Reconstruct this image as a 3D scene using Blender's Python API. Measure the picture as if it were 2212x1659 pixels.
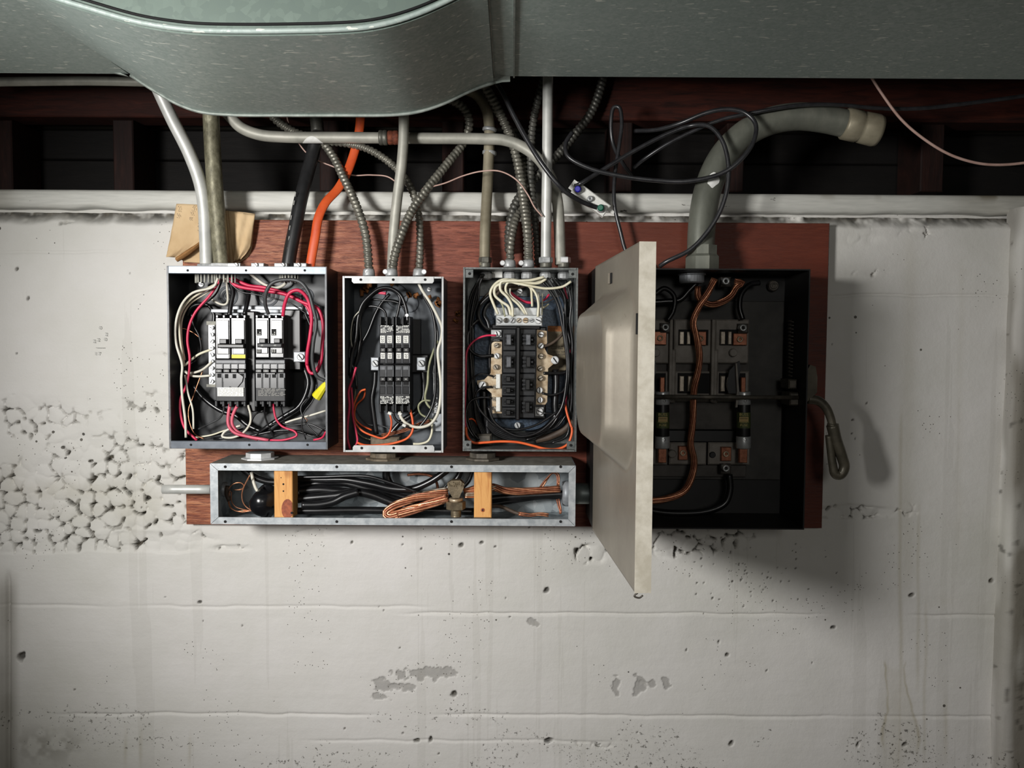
import bpy, math, random
import numpy as np
from mathutils import Vector, Matrix, Euler

random.seed(7)
RNG = np.random.default_rng(11)
for o in list(bpy.data.objects):
    bpy.data.objects.remove(o, do_unlink=True)
SC = bpy.context.scene
COL = SC.collection

# ------------------------------------------------------------------ camera
F = 1800.0                      # focal length in pixels of the 2212 x 1659 frame
CAM = Vector((0.0, 0.0, 1.5))
CAMROT = Euler((math.radians(87.0), 0, 0)).to_matrix() @ Matrix.Rotation(math.radians(0.35), 3, 'Z')
cam_d = bpy.data.cameras.new('camera')
cam_d.sensor_width = 36.0
cam_d.lens = 36.0 * F / 2212.0
cam_d.clip_start = 0.02
cam = bpy.data.objects.new('camera', cam_d)
COL.objects.link(cam)
cam.matrix_world = Matrix.Translation(CAM) @ CAMROT.to_4x4()
SC.camera = cam

# ------------------------------------------------------------------ world, lights, exposure
SC.view_settings.view_transform = 'Standard'
SC.view_settings.look = 'None'
SC.view_settings.gamma = 1.0
SC.view_settings.use_curve_mapping = False
SC.view_settings.exposure = 0.0
W = bpy.data.worlds.new('dim_basement')
SC.world = W
W.use_nodes = True
bg = W.node_tree.nodes['Background']
bg.inputs[0].default_value = (1.0, 0.96, 0.90, 1)
bg.inputs[1].default_value = 0.045

def area_light(name, loc, target, sx, sy, power, color):
    d = bpy.data.lights.new(name, 'AREA')
    d.shape = 'RECTANGLE'; d.size = sx; d.size_y = sy
    d.energy = power; d.color = color
    o = bpy.data.objects.new(name, d)
    COL.objects.link(o)
    o.location = loc
    o.rotation_euler = (Vector(target) - Vector(loc)).to_track_quat('-Z', 'Y').to_euler()
    return o
# a reflector work lamp on a stand left of the photographer, and a weak fill light added farther back to lift the disconnect interior
def spot_light(name, loc, target, cone, blend, radius, power, color):
    d = bpy.data.lights.new(name, 'SPOT')
    d.spot_size = math.radians(cone); d.spot_blend = blend; d.shadow_soft_size = radius
    d.energy = power; d.color = color
    o = bpy.data.objects.new(name, d); COL.objects.link(o)
    o.location = loc
    o.rotation_euler = (Vector(target) - Vector(loc)).to_track_quat('-Z', 'Y').to_euler()
    return o
spot_light('work_lamp', (-0.84, 0.02, 1.62), (-0.07, 1.4, 1.39), 80, 1.0, 0.14, 98.0, (1.0, 0.985, 0.96))
area_light('fill_light', (0.30, -1.20, 1.85), (0.10, 1.4, 1.2), 0.40, 0.40, 5.5, (1.0, 0.97, 0.92))

# ------------------------------------------------------------------ pixel -> point helpers
def P(px, py, y):
    d = CAMROT @ Vector(((px - 1106.0) / F, -(py - 829.5) / F, -1.0))
    return CAM + d * (y / d.y)
def PM(y):                       # metres per pixel at depth y
    return y / F
def rectw(x0, y0, x1, y1, y):
    xm, ym = (x0 + x1) / 2, (y0 + y1) / 2
    return P(x0, ym, y).x, P(x1, ym, y).x, P(xm, y1, y).z, P(xm, y0, y).z   # X0 X1 Z0 Z1

# ------------------------------------------------------------------ mesh builder
class MB:
    def __init__(s):
        s.v = []; s.f = []; s.sm = []
    def add(s, vs, fs, smooth=False):
        b = len(s.v)
        s.v += [tuple(v) for v in vs]
        for f in fs:
            s.f.append(tuple(i + b for i in f)); s.sm.append(smooth)
        return s
    def box(s, x0, x1, y0, y1, z0, z1, c=0.0):
        """axis box, y0 is the side that faces the camera; c chamfers that face"""
        if c <= 0:
            vs = [(x0,y0,z0),(x1,y0,z0),(x1,y0,z1),(x0,y0,z1),(x0,y1,z0),(x1,y1,z0),(x1,y1,z1),(x0,y1,z1)]
            fs = [(0,1,2,3),(5,4,7,6),(4,0,3,7),(1,5,6,2),(3,2,6,7),(4,5,1,0)]
        else:
            c = min(c, (x1-x0)*.45, (z1-z0)*.45, (y1-y0)*.9)
            vs = [(x0+c,y0,z0+c),(x1-c,y0,z0+c),(x1-c,y0,z1-c),(x0+c,y0,z1-c),
                  (x0,y0+c,z0),(x1,y0+c,z0),(x1,y0+c,z1),(x0,y0+c,z1),
                  (x0,y1,z0),(x1,y1,z0),(x1,y1,z1),(x0,y1,z1)]
            fs = [(0,1,2,3),(4,5,1,0),(5,6,2,1),(6,7,3,2),(7,4,0,3),
                  (8,9,5,4),(9,10,6,5),(10,11,7,6),(11,8,4,7),(9,8,11,10)]
        return s.add(vs, fs)
    def pbox(s, x0, y0, x1, y1, ya, yb, c=0.0):
        X0, X1, Z0, Z1 = rectw(x0, y0, x1, y1, ya)
        return s.box(X0, X1, ya, yb, Z0, Z1, c)
    def obox(s, center, size, rot, c=0.0):
        """oriented box; size along local x, y(depth), z; rot 3x3"""
        m = MB(); hx, hy, hz = size[0]/2, size[1]/2, size[2]/2
        m.box(-hx, hx, -hy, hy, -hz, hz, c)
        s.add([Vector(center) + rot @ Vector(v) for v in m.v], m.f)
        return s
    def prism(s, pts, ya, yb):
        """polygon of world (x,z) extruded from ya (front) to yb"""
        n = len(pts)
        vs = [(x, ya, z) for x, z in pts] + [(x, yb, z) for x, z in pts]
        fs = [tuple(range(n)), tuple(range(2*n-1, n-1, -1))]
        fs += [(i, i+n, (i+1) % n + n, (i+1) % n) for i in range(n)]
        return s.add(vs, fs)
    def pprism(s, pts, ya, yb):
        w = [P(x, y, ya) for x, y in pts]
        return s.prism([(p.x, p.z) for p in w], ya, yb)
    def rev(s, a, b, prof, n=16, capa=True, capb=True, smooth=True, phase=0.0):
        """profile [(t, radius)] revolved about the axis a -> b (t in metres from a)"""
        a = Vector(a); ax = (Vector(b) - a).normalized()
        u = ax.orthogonal().normalized(); w = ax.cross(u)
        vs = []; fs = []
        for t, r in prof:
            for k in range(n):
                an = 2*math.pi*k/n + phase
                vs.append(a + ax*t + (u*math.cos(an) + w*math.sin(an))*r)
        for i in range(len(prof)-1):
            for k in range(n):
                k2 = (k+1) % n
                fs.append((i*n+k, i*n+k2, (i+1)*n+k2, (i+1)*n+k))
        s.add(vs, fs, smooth)
        m = len(prof)
        caps = []
        base = len(s.v) - len(vs)
        if capa: s.f.append(tuple(base + k for k in range(n-1, -1, -1))); s.sm.append(False)
        if capb: s.f.append(tuple(base + (m-1)*n + k for k in range(n))); s.sm.append(False)
        return s
    def cyl(s, a, b, r, n=16, smooth=True, r2=None):
        L = (Vector(b) - Vector(a)).length
        return s.rev(a, b, [(0, r), (L, r if r2 is None else r2)], n, smooth=smooth)
    def disc(s, px, py, y, rpx, depth=0.002, n=14):
        """short round stud that faces the camera"""
        c = P(px, py, y); r = rpx * PM(y)
        s.rev(c + Vector((0, depth, 0)), c, [(0, r), (depth*.7, r), (depth, r*.82)], n)
        return s
    def ring(s, px, py, y, r1, r0, depth=0.002, n=20):
        c = P(px, py, y); a = r1*PM(y); b = r0*PM(y)
        s.rev(c + Vector((0, depth, 0)), c, [(0, a), (depth*.8, a), (depth, a*.96), (depth, b*1.04), (depth*.8, b), (0, b)], n, False, False)
        return s
    def tube(s, pts, r, n=8, sub=6, rough=None, flat=1.0):
        pts = spline(pts, sub)
        fr = frames(pts); m = len(pts); vs = []; fs = []
        for i in range(m):
            t, u, w = fr[i]
            rr = r(i/(m-1)) if callable(r) else r
            for k in range(n):
                an = 2*math.pi*k/n
                vs.append(pts[i] + u*(math.cos(an)*rr) + w*(math.sin(an)*rr*flat))
        for i in range(m-1):
            for k in range(n):
                k2 = (k+1) % n
                fs.append((i*n+k, i*n+k2, (i+1)*n+k2, (i+1)*n+k))
        b = len(s.v)
        s.add(vs, fs, True)
        s.f.append(tuple(b + k for k in range(n-1, -1, -1))); s.sm.append(False)
        s.f.append(tuple(b + (m-1)*n + k for k in range(n))); s.sm.append(False)
        return s
    def build(s, name, mat, parent=None, kind=None):
        me = bpy.data.meshes.new(name)
        org = Vector((0, 0, 0))
        if parent is not None:
            q = parent
            while q.parent: q = q.parent
            org = q.location
        me.from_pydata([(v[0]-org.x, v[1]-org.y, v[2]-org.z) for v in s.v], [], s.f)
        me.polygons.foreach_set('use_smooth', s.sm)
        me.materials.append(mat if not isinstance(mat, str) else M[mat])
        me.update()
        o = bpy.data.objects.new(name, me)
        COL.objects.link(o)
        if parent is not None: o.parent = parent
        if kind: o['kind'] = kind
        return o

def spline(pts, sub=6):
    pts = [Vector(p) for p in pts]
    if len(pts) < 3 or sub <= 1: return pts
    q = [pts[0]*2 - pts[1]] + pts + [pts[-1]*2 - pts[-2]]
    out = []
    for i in range(1, len(q)-2):
        a, b, c, d = q[i-1], q[i], q[i+1], q[i+2]
        # centripetal parameters keep tight bends free of loops
        t0 = 0.0; t1 = t0 + max((b-a).length, 1e-6)**.5; t2 = t1 + max((c-b).length, 1e-6)**.5; t3 = t2 + max((d-c).length, 1e-6)**.5
        for k in range(sub):
            t = t1 + (t2-t1)*k/sub
            A1 = a*((t1-t)/(t1-t0)) + b*((t-t0)/(t1-t0))
            A2 = b*((t2-t)/(t2-t1)) + c*((t-t1)/(t2-t1))
            A3 = c*((t3-t)/(t3-t2)) + d*((t-t2)/(t3-t2))
            B1 = A1*((t2-t)/(t2-t0)) + A2*((t-t0)/(t2-t0))
            B2 = A2*((t3-t)/(t3-t1)) + A3*((t-t1)/(t3-t1))
            out.append(B1*((t2-t)/(t2-t1)) + B2*((t-t1)/(t2-t1)))
    out.append(pts[-1])
    return out
def frames(pts):
    m = len(pts); T = []
    for i in range(m):
        a = pts[max(i-1, 0)]; b = pts[min(i+1, m-1)]
        d = b - a
        T.append(d.normalized() if d.length > 1e-9 else Vector((0, 0, 1)))
    u = T[0].orthogonal().normalized()
    y = Vector((0, 1, 0)); y = y - T[0]*y.dot(T[0])
    if y.length > .2: u = T[0].cross(y.normalized())
    fr = []
    for t in T:
        u = (u - t*u.dot(t))
        u = u.normalized() if u.length > 1e-6 else t.orthogonal().normalized()
        fr.append((t, u, t.cross(u)))
    return fr
def path(pts, y=None):
    """[(px,py[,depth])] -> world points"""
    return [P(p[0], p[1], p[2] if len(p) > 2 else y) for p in pts]
def resample(pts, step):
    out = [pts[0]]; acc = 0.0
    for i in range(1, len(pts)):
        a, b = pts[i-1], pts[i]
        L = (b-a).length; pos = step - acc
        while pos <= L:
            out.append(a.lerp(b, pos/L)); pos += step
        acc = L - (pos - step)
    return out

def tag(o, label, cat, group=None, kind=None):
    o['label'] = label
    if cat: o['category'] = cat
    if group: o['group'] = group
    if kind: o['kind'] = kind
    return o
def thing(name, loc, label, cat, group=None):
    o = bpy.data.objects.new(name, None)
    o.empty_display_size = 0.03
    COL.objects.link(o)
    o.location = loc
    bpy.context.view_layer.update()
    return tag(o, label, cat, group)
def struct(o, label):
    o['kind'] = 'structure'; o['label'] = label
    return o

_txt = {}
def lettering(text, px, py, y, hpx, mat, parent, rot=0.0, name='lettering', wpx=None, font_sq=1.0):
    """flat raised lettering facing the camera, centred on a pixel"""
    if text not in _txt:
        cu = bpy.data.curves.new('t', 'FONT'); cu.body = text; cu.size = 1.0
        cu.align_x = 'CENTER'; cu.align_y = 'CENTER'; cu.extrude = 0.0; cu.resolution_u = 2
        ob = bpy.data.objects.new('t', cu); COL.objects.link(ob)
        dg = bpy.context.evaluated_depsgraph_get()
        me = bpy.data.meshes.new_from_object(ob.evaluated_get(dg))
        vs = np.array([v.co[:] for v in me.vertices]); fs = [tuple(p.vertices) for p in me.polygons]
        bpy.data.objects.remove(ob, do_unlink=True); bpy.data.meshes.remove(me)
        lo = vs.min(0); hi = vs.max(0)
        vs = vs - (lo + hi)/2
        _txt[text] = (vs, fs, hi - lo)
    vs, fs, ext = _txt[text]
    sc = hpx*PM(y)/ext[1]; sx = sc*font_sq
    if wpx: sx = wpx*PM(y)/ext[0]
    c = P(px, py, y); ca, sa = math.cos(rot), math.sin(rot)
    m = MB()
    m.add([(c.x + (v[0]*sx*ca - v[1]*sc*sa), y, c.z + (v[0]*sx*sa + v[1]*sc*ca)) for v in vs], fs)
    return m.build(name, mat, parent)
# ------------------------------------------------------------------ materials
M = {}
def lin(r, g, b):
    return tuple(((c/255.0)/12.92 if c/255.0 <= .04045 else ((c/255.0+.055)/1.055)**2.4) for c in (r, g, b)) + (1,)
class NT:
    def __init__(s, name):
        s.m = bpy.data.materials.new(name); s.m.use_nodes = True
        s.t = s.m.node_tree; s.b = s.t.nodes['Principled BSDF']
        M[name] = s.m
        s.tc = s.t.nodes.new('ShaderNodeTexCoord')
    def n(s, typ, **kw):
        x = s.t.nodes.new(typ)
        for k, v in kw.items():
            if k in x.inputs: x.inputs[k].default_value = v
            else: setattr(x, k, v)
        return x
    def l(s, a, b): s.t.links.new(a, b); return s
    def coord(s, scale=(1, 1, 1), rot=(0, 0, 0), loc=(0, 0, 0)):
        mp = s.n('ShaderNodeMapping')
        mp.inputs['Scale'].default_value = scale; mp.inputs['Rotation'].default_value = rot; mp.inputs['Location'].default_value = loc
        s.l(s.tc.outputs['Object'], mp.inputs['Vector'])
        return mp.outputs[0]
    def noise(s, scale, detail=4, rough=.55, co=None, dist=0.0):
        x = s.n('ShaderNodeTexNoise'); x.inputs['Scale'].default_value = scale
        x.inputs['Detail'].default_value = detail; x.inputs['Roughness'].default_value = rough
        x.inputs['Distortion'].default_value = dist
        s.l(co if co is not None else s.tc.outputs['Object'], x.inputs['Vector'])
        return x.outputs['Fac']
    def vor(s, scale, co=None, feature='F1', out='Distance', rnd=1.0):
        x = s.n('ShaderNodeTexVoronoi'); x.feature = feature
        x.inputs['Scale'].default_value = scale; x.inputs['Randomness'].default_value = rnd
        s.l(co if co is not None else s.tc.outputs['Object'], x.inputs['Vector'])
        return x.outputs[out]
    def ramp(s, fac, stops):
        x = s.n('ShaderNodeValToRGB'); r = x.color_ramp
        while len(r.elements) < len(stops): r.elements.new(.5)
        for e, (p, c) in zip(r.elements, stops):
            e.position = p; e.color = c if not isinstance(c, (int, float)) else (c, c, c, 1)
        s.l(fac, x.inputs['Fac']); return x.outputs['Color']
    def mix(s, fac, a, b, mode='MIX'):
        x = s.n('ShaderNodeMix'); x.data_type = 'RGBA'; x.blend_type = mode
        for sock, v in ((x.inputs[0], fac), (x.inputs[6], a), (x.inputs[7], b)):
            if isinstance(v, (int, float)): sock.default_value = v
            elif isinstance(v, tuple): sock.default_value = v
            else: s.l(v, sock)
        return x.outputs[2]
    def math(s, op, a, b=0.0, clamp=False):
        x = s.n('ShaderNodeMath'); x.operation = op; x.use_clamp = clamp
        for sock, v in ((x.inputs[0], a), (x.inputs[1], b)):
            if isinstance(v, (int, float)): sock.default_value = v
            else: s.l(v, sock)
        return x.outputs[0]
    def attr(s, name):
        x = s.n('ShaderNodeAttribute'); x.attribute_name = name; return x.outputs['Fac']
    def color(s, c):
        if isinstance(c, tuple): s.b.inputs['Base Color'].default_value = c
        else: s.l(c, s.b.inputs['Base Color'])
        return s
    def set(s, rough=.5, metal=0.0, spec=.5, coat=0.0):
        for k, v in (('Roughness', rough), ('Metallic', metal), ('Specular IOR Level', spec), ('Coat Weight', coat)):
            if isinstance(v, (int, float)): s.b.inputs[k].default_value = v
            else: s.l(v, s.b.inputs[k])
        return s
    def bump(s, h, strength=.3, dist=.002):
        x = s.n('ShaderNodeBump'); x.inputs['Strength'].default_value = strength; x.inputs['Distance'].default_value = dist
        s.l(h, x.inputs['Height']); s.l(x.outputs[0], s.b.inputs['Normal']); return s

def simple(name, c1, c2=None, rough=.5, metal=0.0, scale=60, bump=0.0, spec=.5, coat=0.0, lo=.35, hi=.65, co=(1,1,1)):
    t = NT(name)
    if c2 is None: t.color(c1)
    else:
        f = t.noise(scale, 5, .6, t.coord(co)); t.color(t.ramp(f, [(lo, c1), (hi, c2)]))
    t.set(rough, metal, spec, coat)
    if bump: t.bump(t.noise(scale*3, 3), bump, .001)
    return t

# concrete under old white paint
t = NT('concrete')
pin = t.vor(150); pinm = t.noise(7, 2)
pins = t.math('MULTIPLY', t.math('LESS_THAN', pin, .115), t.math('GREATER_THAN', pinm, .585))
pin2 = t.vor(48); pins2 = t.math('LESS_THAN', pin2, t.math('MULTIPLY', t.math('SUBTRACT', t.noise(5, 3, .6, t.coord(loc=(3, 1, 9))), .53), .9))
peel = t.math('MULTIPLY', t.math('GREATER_THAN', t.noise(130, 5, .75), .60), t.math('GREATER_THAN', t.noise(4.2, 3, .6, t.coord((1, 1, 2.5), loc=(2, 0, 4))), t.math('SUBTRACT', .74, t.math('MULTIPLY', t.attr('low'), .24))))
base = t.ramp(t.noise(2.3, 5, .62), [(.3, lin(206, 205, 198)), (.5, lin(218, 216, 212)), (.72, lin(226, 223, 221))])
base = t.mix(t.math('MULTIPLY', t.noise(14, 6, .7), .35), base, lin(188, 184, 170))
streak = t.noise(9, 4, .6, t.coord((3.0, 1, .10)))
base = t.mix(t.math('MULTIPLY', t.math('GREATER_THAN', streak, .60), .10), base, lin(150, 146, 134))
base = t.mix(t.math('MULTIPLY', t.attr('stain'), .75), base, lin(150, 138, 96))
base = t.mix(t.math('MULTIPLY', t.attr('grime'), .8), base, lin(92, 84, 66))
bare = t.math('MAXIMUM', t.attr('bare'), t.math('MAXIMUM', pins, t.math('MAXIMUM', t.math('MULTIPLY', pins2, .9), t.math('MULTIPLY', peel, .75))), True)
col = t.mix(bare, base, t.ramp(t.noise(90, 4), [(.35, lin(40, 37, 31)), (.7, lin(88, 82, 70))]))
t.color(col).set(.62, 0, .35)
hh = t.math('ADD', t.math('MULTIPLY', t.noise(38, 8, .7), 1.0), t.math('MULTIPLY', t.noise(12, 3, .5, t.coord((.5, 1, 4))), .6))
hh = t.math('SUBTRACT', hh, t.math('MULTIPLY', bare, .7))
t.bump(hh, .55, .0022)

t = NT('sill_paint')
f = t.noise(40, 5, .6, t.coord((.6, 1, 6)))
chip = t.math('GREATER_THAN', t.noise(34, 6, .72, t.coord((.45, 1, 1.6))), .675)
c = t.ramp(f, [(.3, lin(196, 196, 190)), (.7, lin(216, 215, 208))])
c = t.mix(t.math('MULTIPLY', t.noise(3, 3), .35), c, lin(176, 176, 166))
c = t.mix(t.math('MULTIPLY', chip, .92), c, lin(46, 42, 34))
t.color(t.mix(t.math('MULTIPLY', t.attr('grime'), .8), c, lin(96, 84, 56))).set(.5, 0, .4).bump(t.math('SUBTRACT', f, chip), .4, .0015)

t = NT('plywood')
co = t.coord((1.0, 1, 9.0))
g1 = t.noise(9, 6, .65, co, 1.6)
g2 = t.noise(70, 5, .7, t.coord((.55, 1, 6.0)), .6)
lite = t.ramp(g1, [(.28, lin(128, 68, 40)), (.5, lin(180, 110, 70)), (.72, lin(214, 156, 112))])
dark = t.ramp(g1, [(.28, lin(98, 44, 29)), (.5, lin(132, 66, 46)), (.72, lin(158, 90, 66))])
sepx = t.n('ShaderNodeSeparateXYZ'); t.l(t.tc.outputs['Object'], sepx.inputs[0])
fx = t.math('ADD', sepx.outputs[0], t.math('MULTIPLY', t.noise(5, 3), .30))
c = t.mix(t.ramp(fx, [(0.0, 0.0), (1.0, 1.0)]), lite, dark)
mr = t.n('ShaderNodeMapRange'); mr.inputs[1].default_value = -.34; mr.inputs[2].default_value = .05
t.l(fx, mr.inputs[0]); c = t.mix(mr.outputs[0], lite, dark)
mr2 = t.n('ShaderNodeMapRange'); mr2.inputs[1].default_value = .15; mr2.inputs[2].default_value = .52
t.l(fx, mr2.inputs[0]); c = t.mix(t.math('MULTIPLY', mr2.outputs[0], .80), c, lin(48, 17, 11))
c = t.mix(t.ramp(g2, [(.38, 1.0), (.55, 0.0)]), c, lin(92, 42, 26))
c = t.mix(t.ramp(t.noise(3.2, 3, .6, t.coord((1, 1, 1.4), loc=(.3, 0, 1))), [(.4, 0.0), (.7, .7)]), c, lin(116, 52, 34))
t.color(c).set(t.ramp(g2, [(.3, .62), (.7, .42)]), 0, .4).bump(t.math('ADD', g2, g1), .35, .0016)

t = NT('plywood_edge'); t.color(t.ramp(t.noise(30, 3, .6, t.coord((1, 12, 1))), [(.3, lin(60, 26, 16)), (.7, lin(110, 56, 36))])).set(.7)

def framing(name, a, b, c3, sx=(1, 1, 8)):
    t = NT(name)
    g = t.noise(14, 6, .65, t.coord(sx), .8)
    g2 = t.noise(4, 3)
    c = t.ramp(g, [(.3, a), (.6, b), (.8, c3)])
    t.color(t.mix(t.ramp(g2, [(.4, 0.0), (.7, .5)]), c, a)).set(.75, 0, .25).bump(g, .4, .002)
framing('beam_wood', lin(30, 12, 8), lin(64, 27, 18), lin(82, 39, 26))
framing('stud_wood', lin(20, 9, 7), lin(38, 18, 13), lin(54, 29, 21), (8, 1, 1))
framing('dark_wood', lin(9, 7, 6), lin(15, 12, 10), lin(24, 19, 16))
framing('grey_wood', lin(22, 20, 15), lin(34, 31, 25), lin(46, 42, 34))

t = NT('pine')
g = t.noise(16, 5, .6, t.coord((4, 1, .55)), 1.4)
c = t.ramp(g, [(.3, lin(192, 128, 70)), (.5, lin(224, 168, 102)), (.75, lin(206, 140, 78))])
kn = t.ramp(t.vor(22, t.coord((1, 1, .7))), [(.10, 1.0), (.2, 0.0)])
t.color(t.mix(t.math('MULTIPLY', kn, .7), c, lin(120, 58, 26))).set(.6, 0, .3).bump(g, .3, .001)
simple('pine_knot', lin(120, 52, 26), lin(168, 86, 48), .55, scale=120)

# galvanised sheet
def galv(name, dark, mid, light, spangle=60, fleck=True, metal=.35, rough=.42):
    t = NT(name)
    v = t.vor(spangle, t.coord((1, 1, 1)), out='Color')
    sep = t.n('ShaderNodeSeparateColor'); t.l(v, sep.inputs[0])
    f = t.math('ADD', t.math('MULTIPLY', sep.outputs[0], .55), t.math('MULTIPLY', t.noise(30, 6, .7), .5))
    c = t.ramp(f, [(.2, dark), (.52, mid), (.85, light)])
    if fleck:
        fl = t.math('GREATER_THAN', t.noise(100, 2, .5, t.coord((.5, 1.5, 1.5))), .66)
        c = t.mix(t.math('MULTIPLY', fl, .9), c, lin(226, 230, 220))
    t.color(c).set(t.ramp(f, [(.2, rough+.08), (.8, rough-.08)]), metal, .5)
    t.bump(t.noise(4, 2), .15, .004)
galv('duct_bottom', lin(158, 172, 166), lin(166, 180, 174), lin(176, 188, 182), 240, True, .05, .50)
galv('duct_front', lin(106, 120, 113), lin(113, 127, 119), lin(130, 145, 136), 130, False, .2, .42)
simple('duct_seam', lin(128, 136, 130), lin(158, 165, 158), .5, .2, 80)
galv('galv_box', lin(112, 120, 124), lin(150, 158, 162), lin(186, 192, 194), 70, False, .35, .42)
simple('galv_flange', lin(158, 164, 168), lin(192, 196, 198), .42, .3, 90, .1)
simple('dust_top', lin(120, 116, 106), lin(150, 146, 136), .8, .1, 60, .2)

simple('conduit_bright', lin(186, 187, 182), lin(208, 208, 203), .46, .22, 30)
simple('conduit_grey', lin(154, 153, 143), lin(180, 178, 167), .52, .2, 34)
simple('conduit_tan', lin(132, 124, 104), lin(168, 160, 138), .48, .3, 18)
simple('conduit_teal', lin(112, 122, 120), lin(142, 150, 148), .42, .4, 24)
t = NT('conduit_mottled')
f = t.noise(75, 7, .72, t.coord((1, 1, .55)))
t.color(t.ramp(f, [(.32, lin(66, 64, 50)), (.47, lin(112, 108, 88)), (.6, lin(138, 134, 112)), (.72, lin(186, 182, 158))])).set(.52, .3).bump(f, .3, .001)
t = NT('conduit_large')
f = t.noise(22, 6, .6, t.coord((1, 1, .5)))
t.color(t.ramp(f, [(.3, lin(88, 90, 81)), (.55, lin(112, 114, 104)), (.75, lin(134, 134, 122))])).set(.48, .3)
simple('paint_spot', lin(226, 226, 220), lin(240, 240, 236), .5, scale=200)
simple('rust', lin(84, 40, 26), lin(134, 70, 46), .8, .05, 160, .4)
simple('coupling_steel', lin(84, 84, 78), lin(116, 114, 104), .5, .4, 80)
simple('bx_armor', lin(98, 96, 88), lin(136, 133, 122), .42, .45, 90)
simple('bx_dark', lin(72, 72, 68), lin(104, 102, 95), .45, .45, 90)
simple('zinc', lin(150, 152, 152), lin(190, 192, 192), .48, .35, 120)
simple('zinc_bright', lin(206, 208, 208), lin(232, 232, 232), .42, .35, 120)
simple('dark_hole', lin(10, 10, 11), None, .8)

simple('panel_black', lin(24, 26, 28), lin(38, 40, 43), .42, .1, 20)
simple('panel_flange', lin(96, 104, 112), lin(124, 132, 140), .35, .35, 30)
simple('panel_flange_low', lin(84, 90, 98), lin(108, 114, 122), .4, .3, 30)
simple('panel_grey', lin(74, 79, 84), lin(96, 101, 106), .55, .1, 24)
simple('panel_grey_edge', lin(176, 178, 178), lin(204, 205, 204), .42, .15, 60)
simple('pan_steel', lin(140, 144, 148), lin(180, 184, 188), .48, .35, 40)
t = NT('hammer_blue')
f = t.noise(260, 4, .6)
t.color(t.ramp(f, [(.35, lin(40, 52, 66)), (.65, lin(66, 82, 100))])).set(.38, .3, .5).bump(f, .35, .001)
simple('hammer_edge', lin(86, 90, 90), lin(116, 119, 117), .4, .25, 200, .2)
simple('breaker_black', lin(20, 20, 22), lin(30, 30, 33), .26, 0, 80, spec=.6)
simple('breaker_dull', lin(26, 27, 29), lin(42, 43, 45), .46, 0, 120, spec=.35)
simple('breaker_edge', lin(74, 76, 80), lin(104, 106, 110), .4, 0, 120)
simple('toggle_black', lin(12, 12, 13), lin(20, 20, 21), .38, 0, 80)
simple('label_white', lin(216, 216, 210), lin(236, 236, 230), .5, 0, 300)
simple('label_yellow', lin(216, 198, 30), lin(232, 216, 52), .5, 0, 300)
simple('ink', lin(24, 24, 24), None, .6)
simple('print_white', lin(214, 214, 208), None, .6)
simple('print_grey', lin(150, 148, 142), None, .6)
simple('wire_black', lin(16, 16, 17), lin(26, 26, 28), .30, 0, 60, spec=.6)
simple('wire_grey', lin(58, 59, 60), lin(74, 75, 76), .45, 0, 60)
simple('wire_white', lin(206, 202, 186), lin(226, 222, 208), .42, 0, 40)
simple('wire_cream', lin(214, 208, 180), lin(232, 227, 204), .42, 0, 40)
simple('wire_red', lin(196, 34, 72), lin(222, 56, 92), .40, 0, 30)
simple('wire_rose', lin(196, 72, 96), lin(220, 100, 120), .45, 0, 30)
simple('wire_orange', lin(222, 86, 40), lin(240, 112, 58), .42, 0, 30)
simple('wire_brown', lin(62, 50, 42), lin(86, 72, 60), .6, 0, 50)
simple('wire_olive', lin(128, 130, 100), lin(164, 164, 132), .5, 0, 50)
simple('copper', lin(196, 128, 92), lin(224, 164, 128), .30, .7, 160)
simple('copper_dull', lin(134, 82, 60), lin(172, 112, 84), .40, .55, 160)
simple('copper_tin', lin(150, 140, 126), lin(190, 180, 164), .34, .6, 160)
simple('bronze', lin(112, 100, 82), lin(146, 132, 108), .40, .6, 120, .2)
simple('brass_stain', lin(150, 124, 92), lin(206, 190, 164), .42, .45, 70)
simple('tape_black', lin(12, 13, 15), lin(22, 23, 26), .24, 0, 60, spec=.65)
simple('cable_black', lin(28, 28, 29), lin(40, 40, 41), .40, 0, 60)
simple('cable_orange', lin(196, 70, 26), lin(222, 96, 46), .45, 0, 24)
simple('coax_black', lin(34, 34, 36), lin(48, 48, 50), .30, 0, 90, spec=.55)
simple('wire_pink', lin(176, 142, 130), lin(198, 166, 154), .5, 0, 40)
simple('nut_yellow', lin(226, 214, 30), lin(240, 230, 60), .4, 0, 60)
simple('conn_blue', lin(34, 30, 150), None, .35)
simple('conn_green', lin(18, 96, 74), None, .35)
t = NT('paper')
f = t.noise(9, 5, .6)
t.color(t.ramp(f, [(.3, lin(188, 158, 118)), (.6, lin(214, 187, 148)), (.8, lin(200, 169, 128))])).set(.8, 0, .2).bump(t.noise(60, 4), .2, .001)
simple('paper_dark', lin(132, 92, 50), lin(170, 124, 74), .85, 0, 40)
simple('ochre_goop', lin(120, 72, 34), lin(170, 108, 56), .7, 0, 200, .6)
t = NT('door_paint')
f = t.noise(8, 6, .65); sc = t.math('GREATER_THAN', t.noise(60, 5, .7, t.coord((1, 1, .35))), .70)
c = t.ramp(f, [(.3, lin(130, 122, 110)), (.6, lin(148, 141, 128)), (.8, lin(162, 155, 143))])
c = t.mix(t.math('MULTIPLY', sc, .45), c, lin(96, 88, 76))
t.color(c).set(.40, .42, .5).bump(t.noise(90, 3), .06, .001)
simple('disc_black', lin(13, 13, 13), lin(24, 23, 22), .5, .05, 30)
simple('disc_plate', lin(50, 49, 46), lin(72, 70, 66), .6, .1, 20)
simple('ceramic', lin(118, 112, 104), lin(146, 140, 132), .6, 0, 40)
simple('ceramic_dark', lin(64, 60, 56), lin(84, 80, 75), .65, 0, 40)
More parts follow.
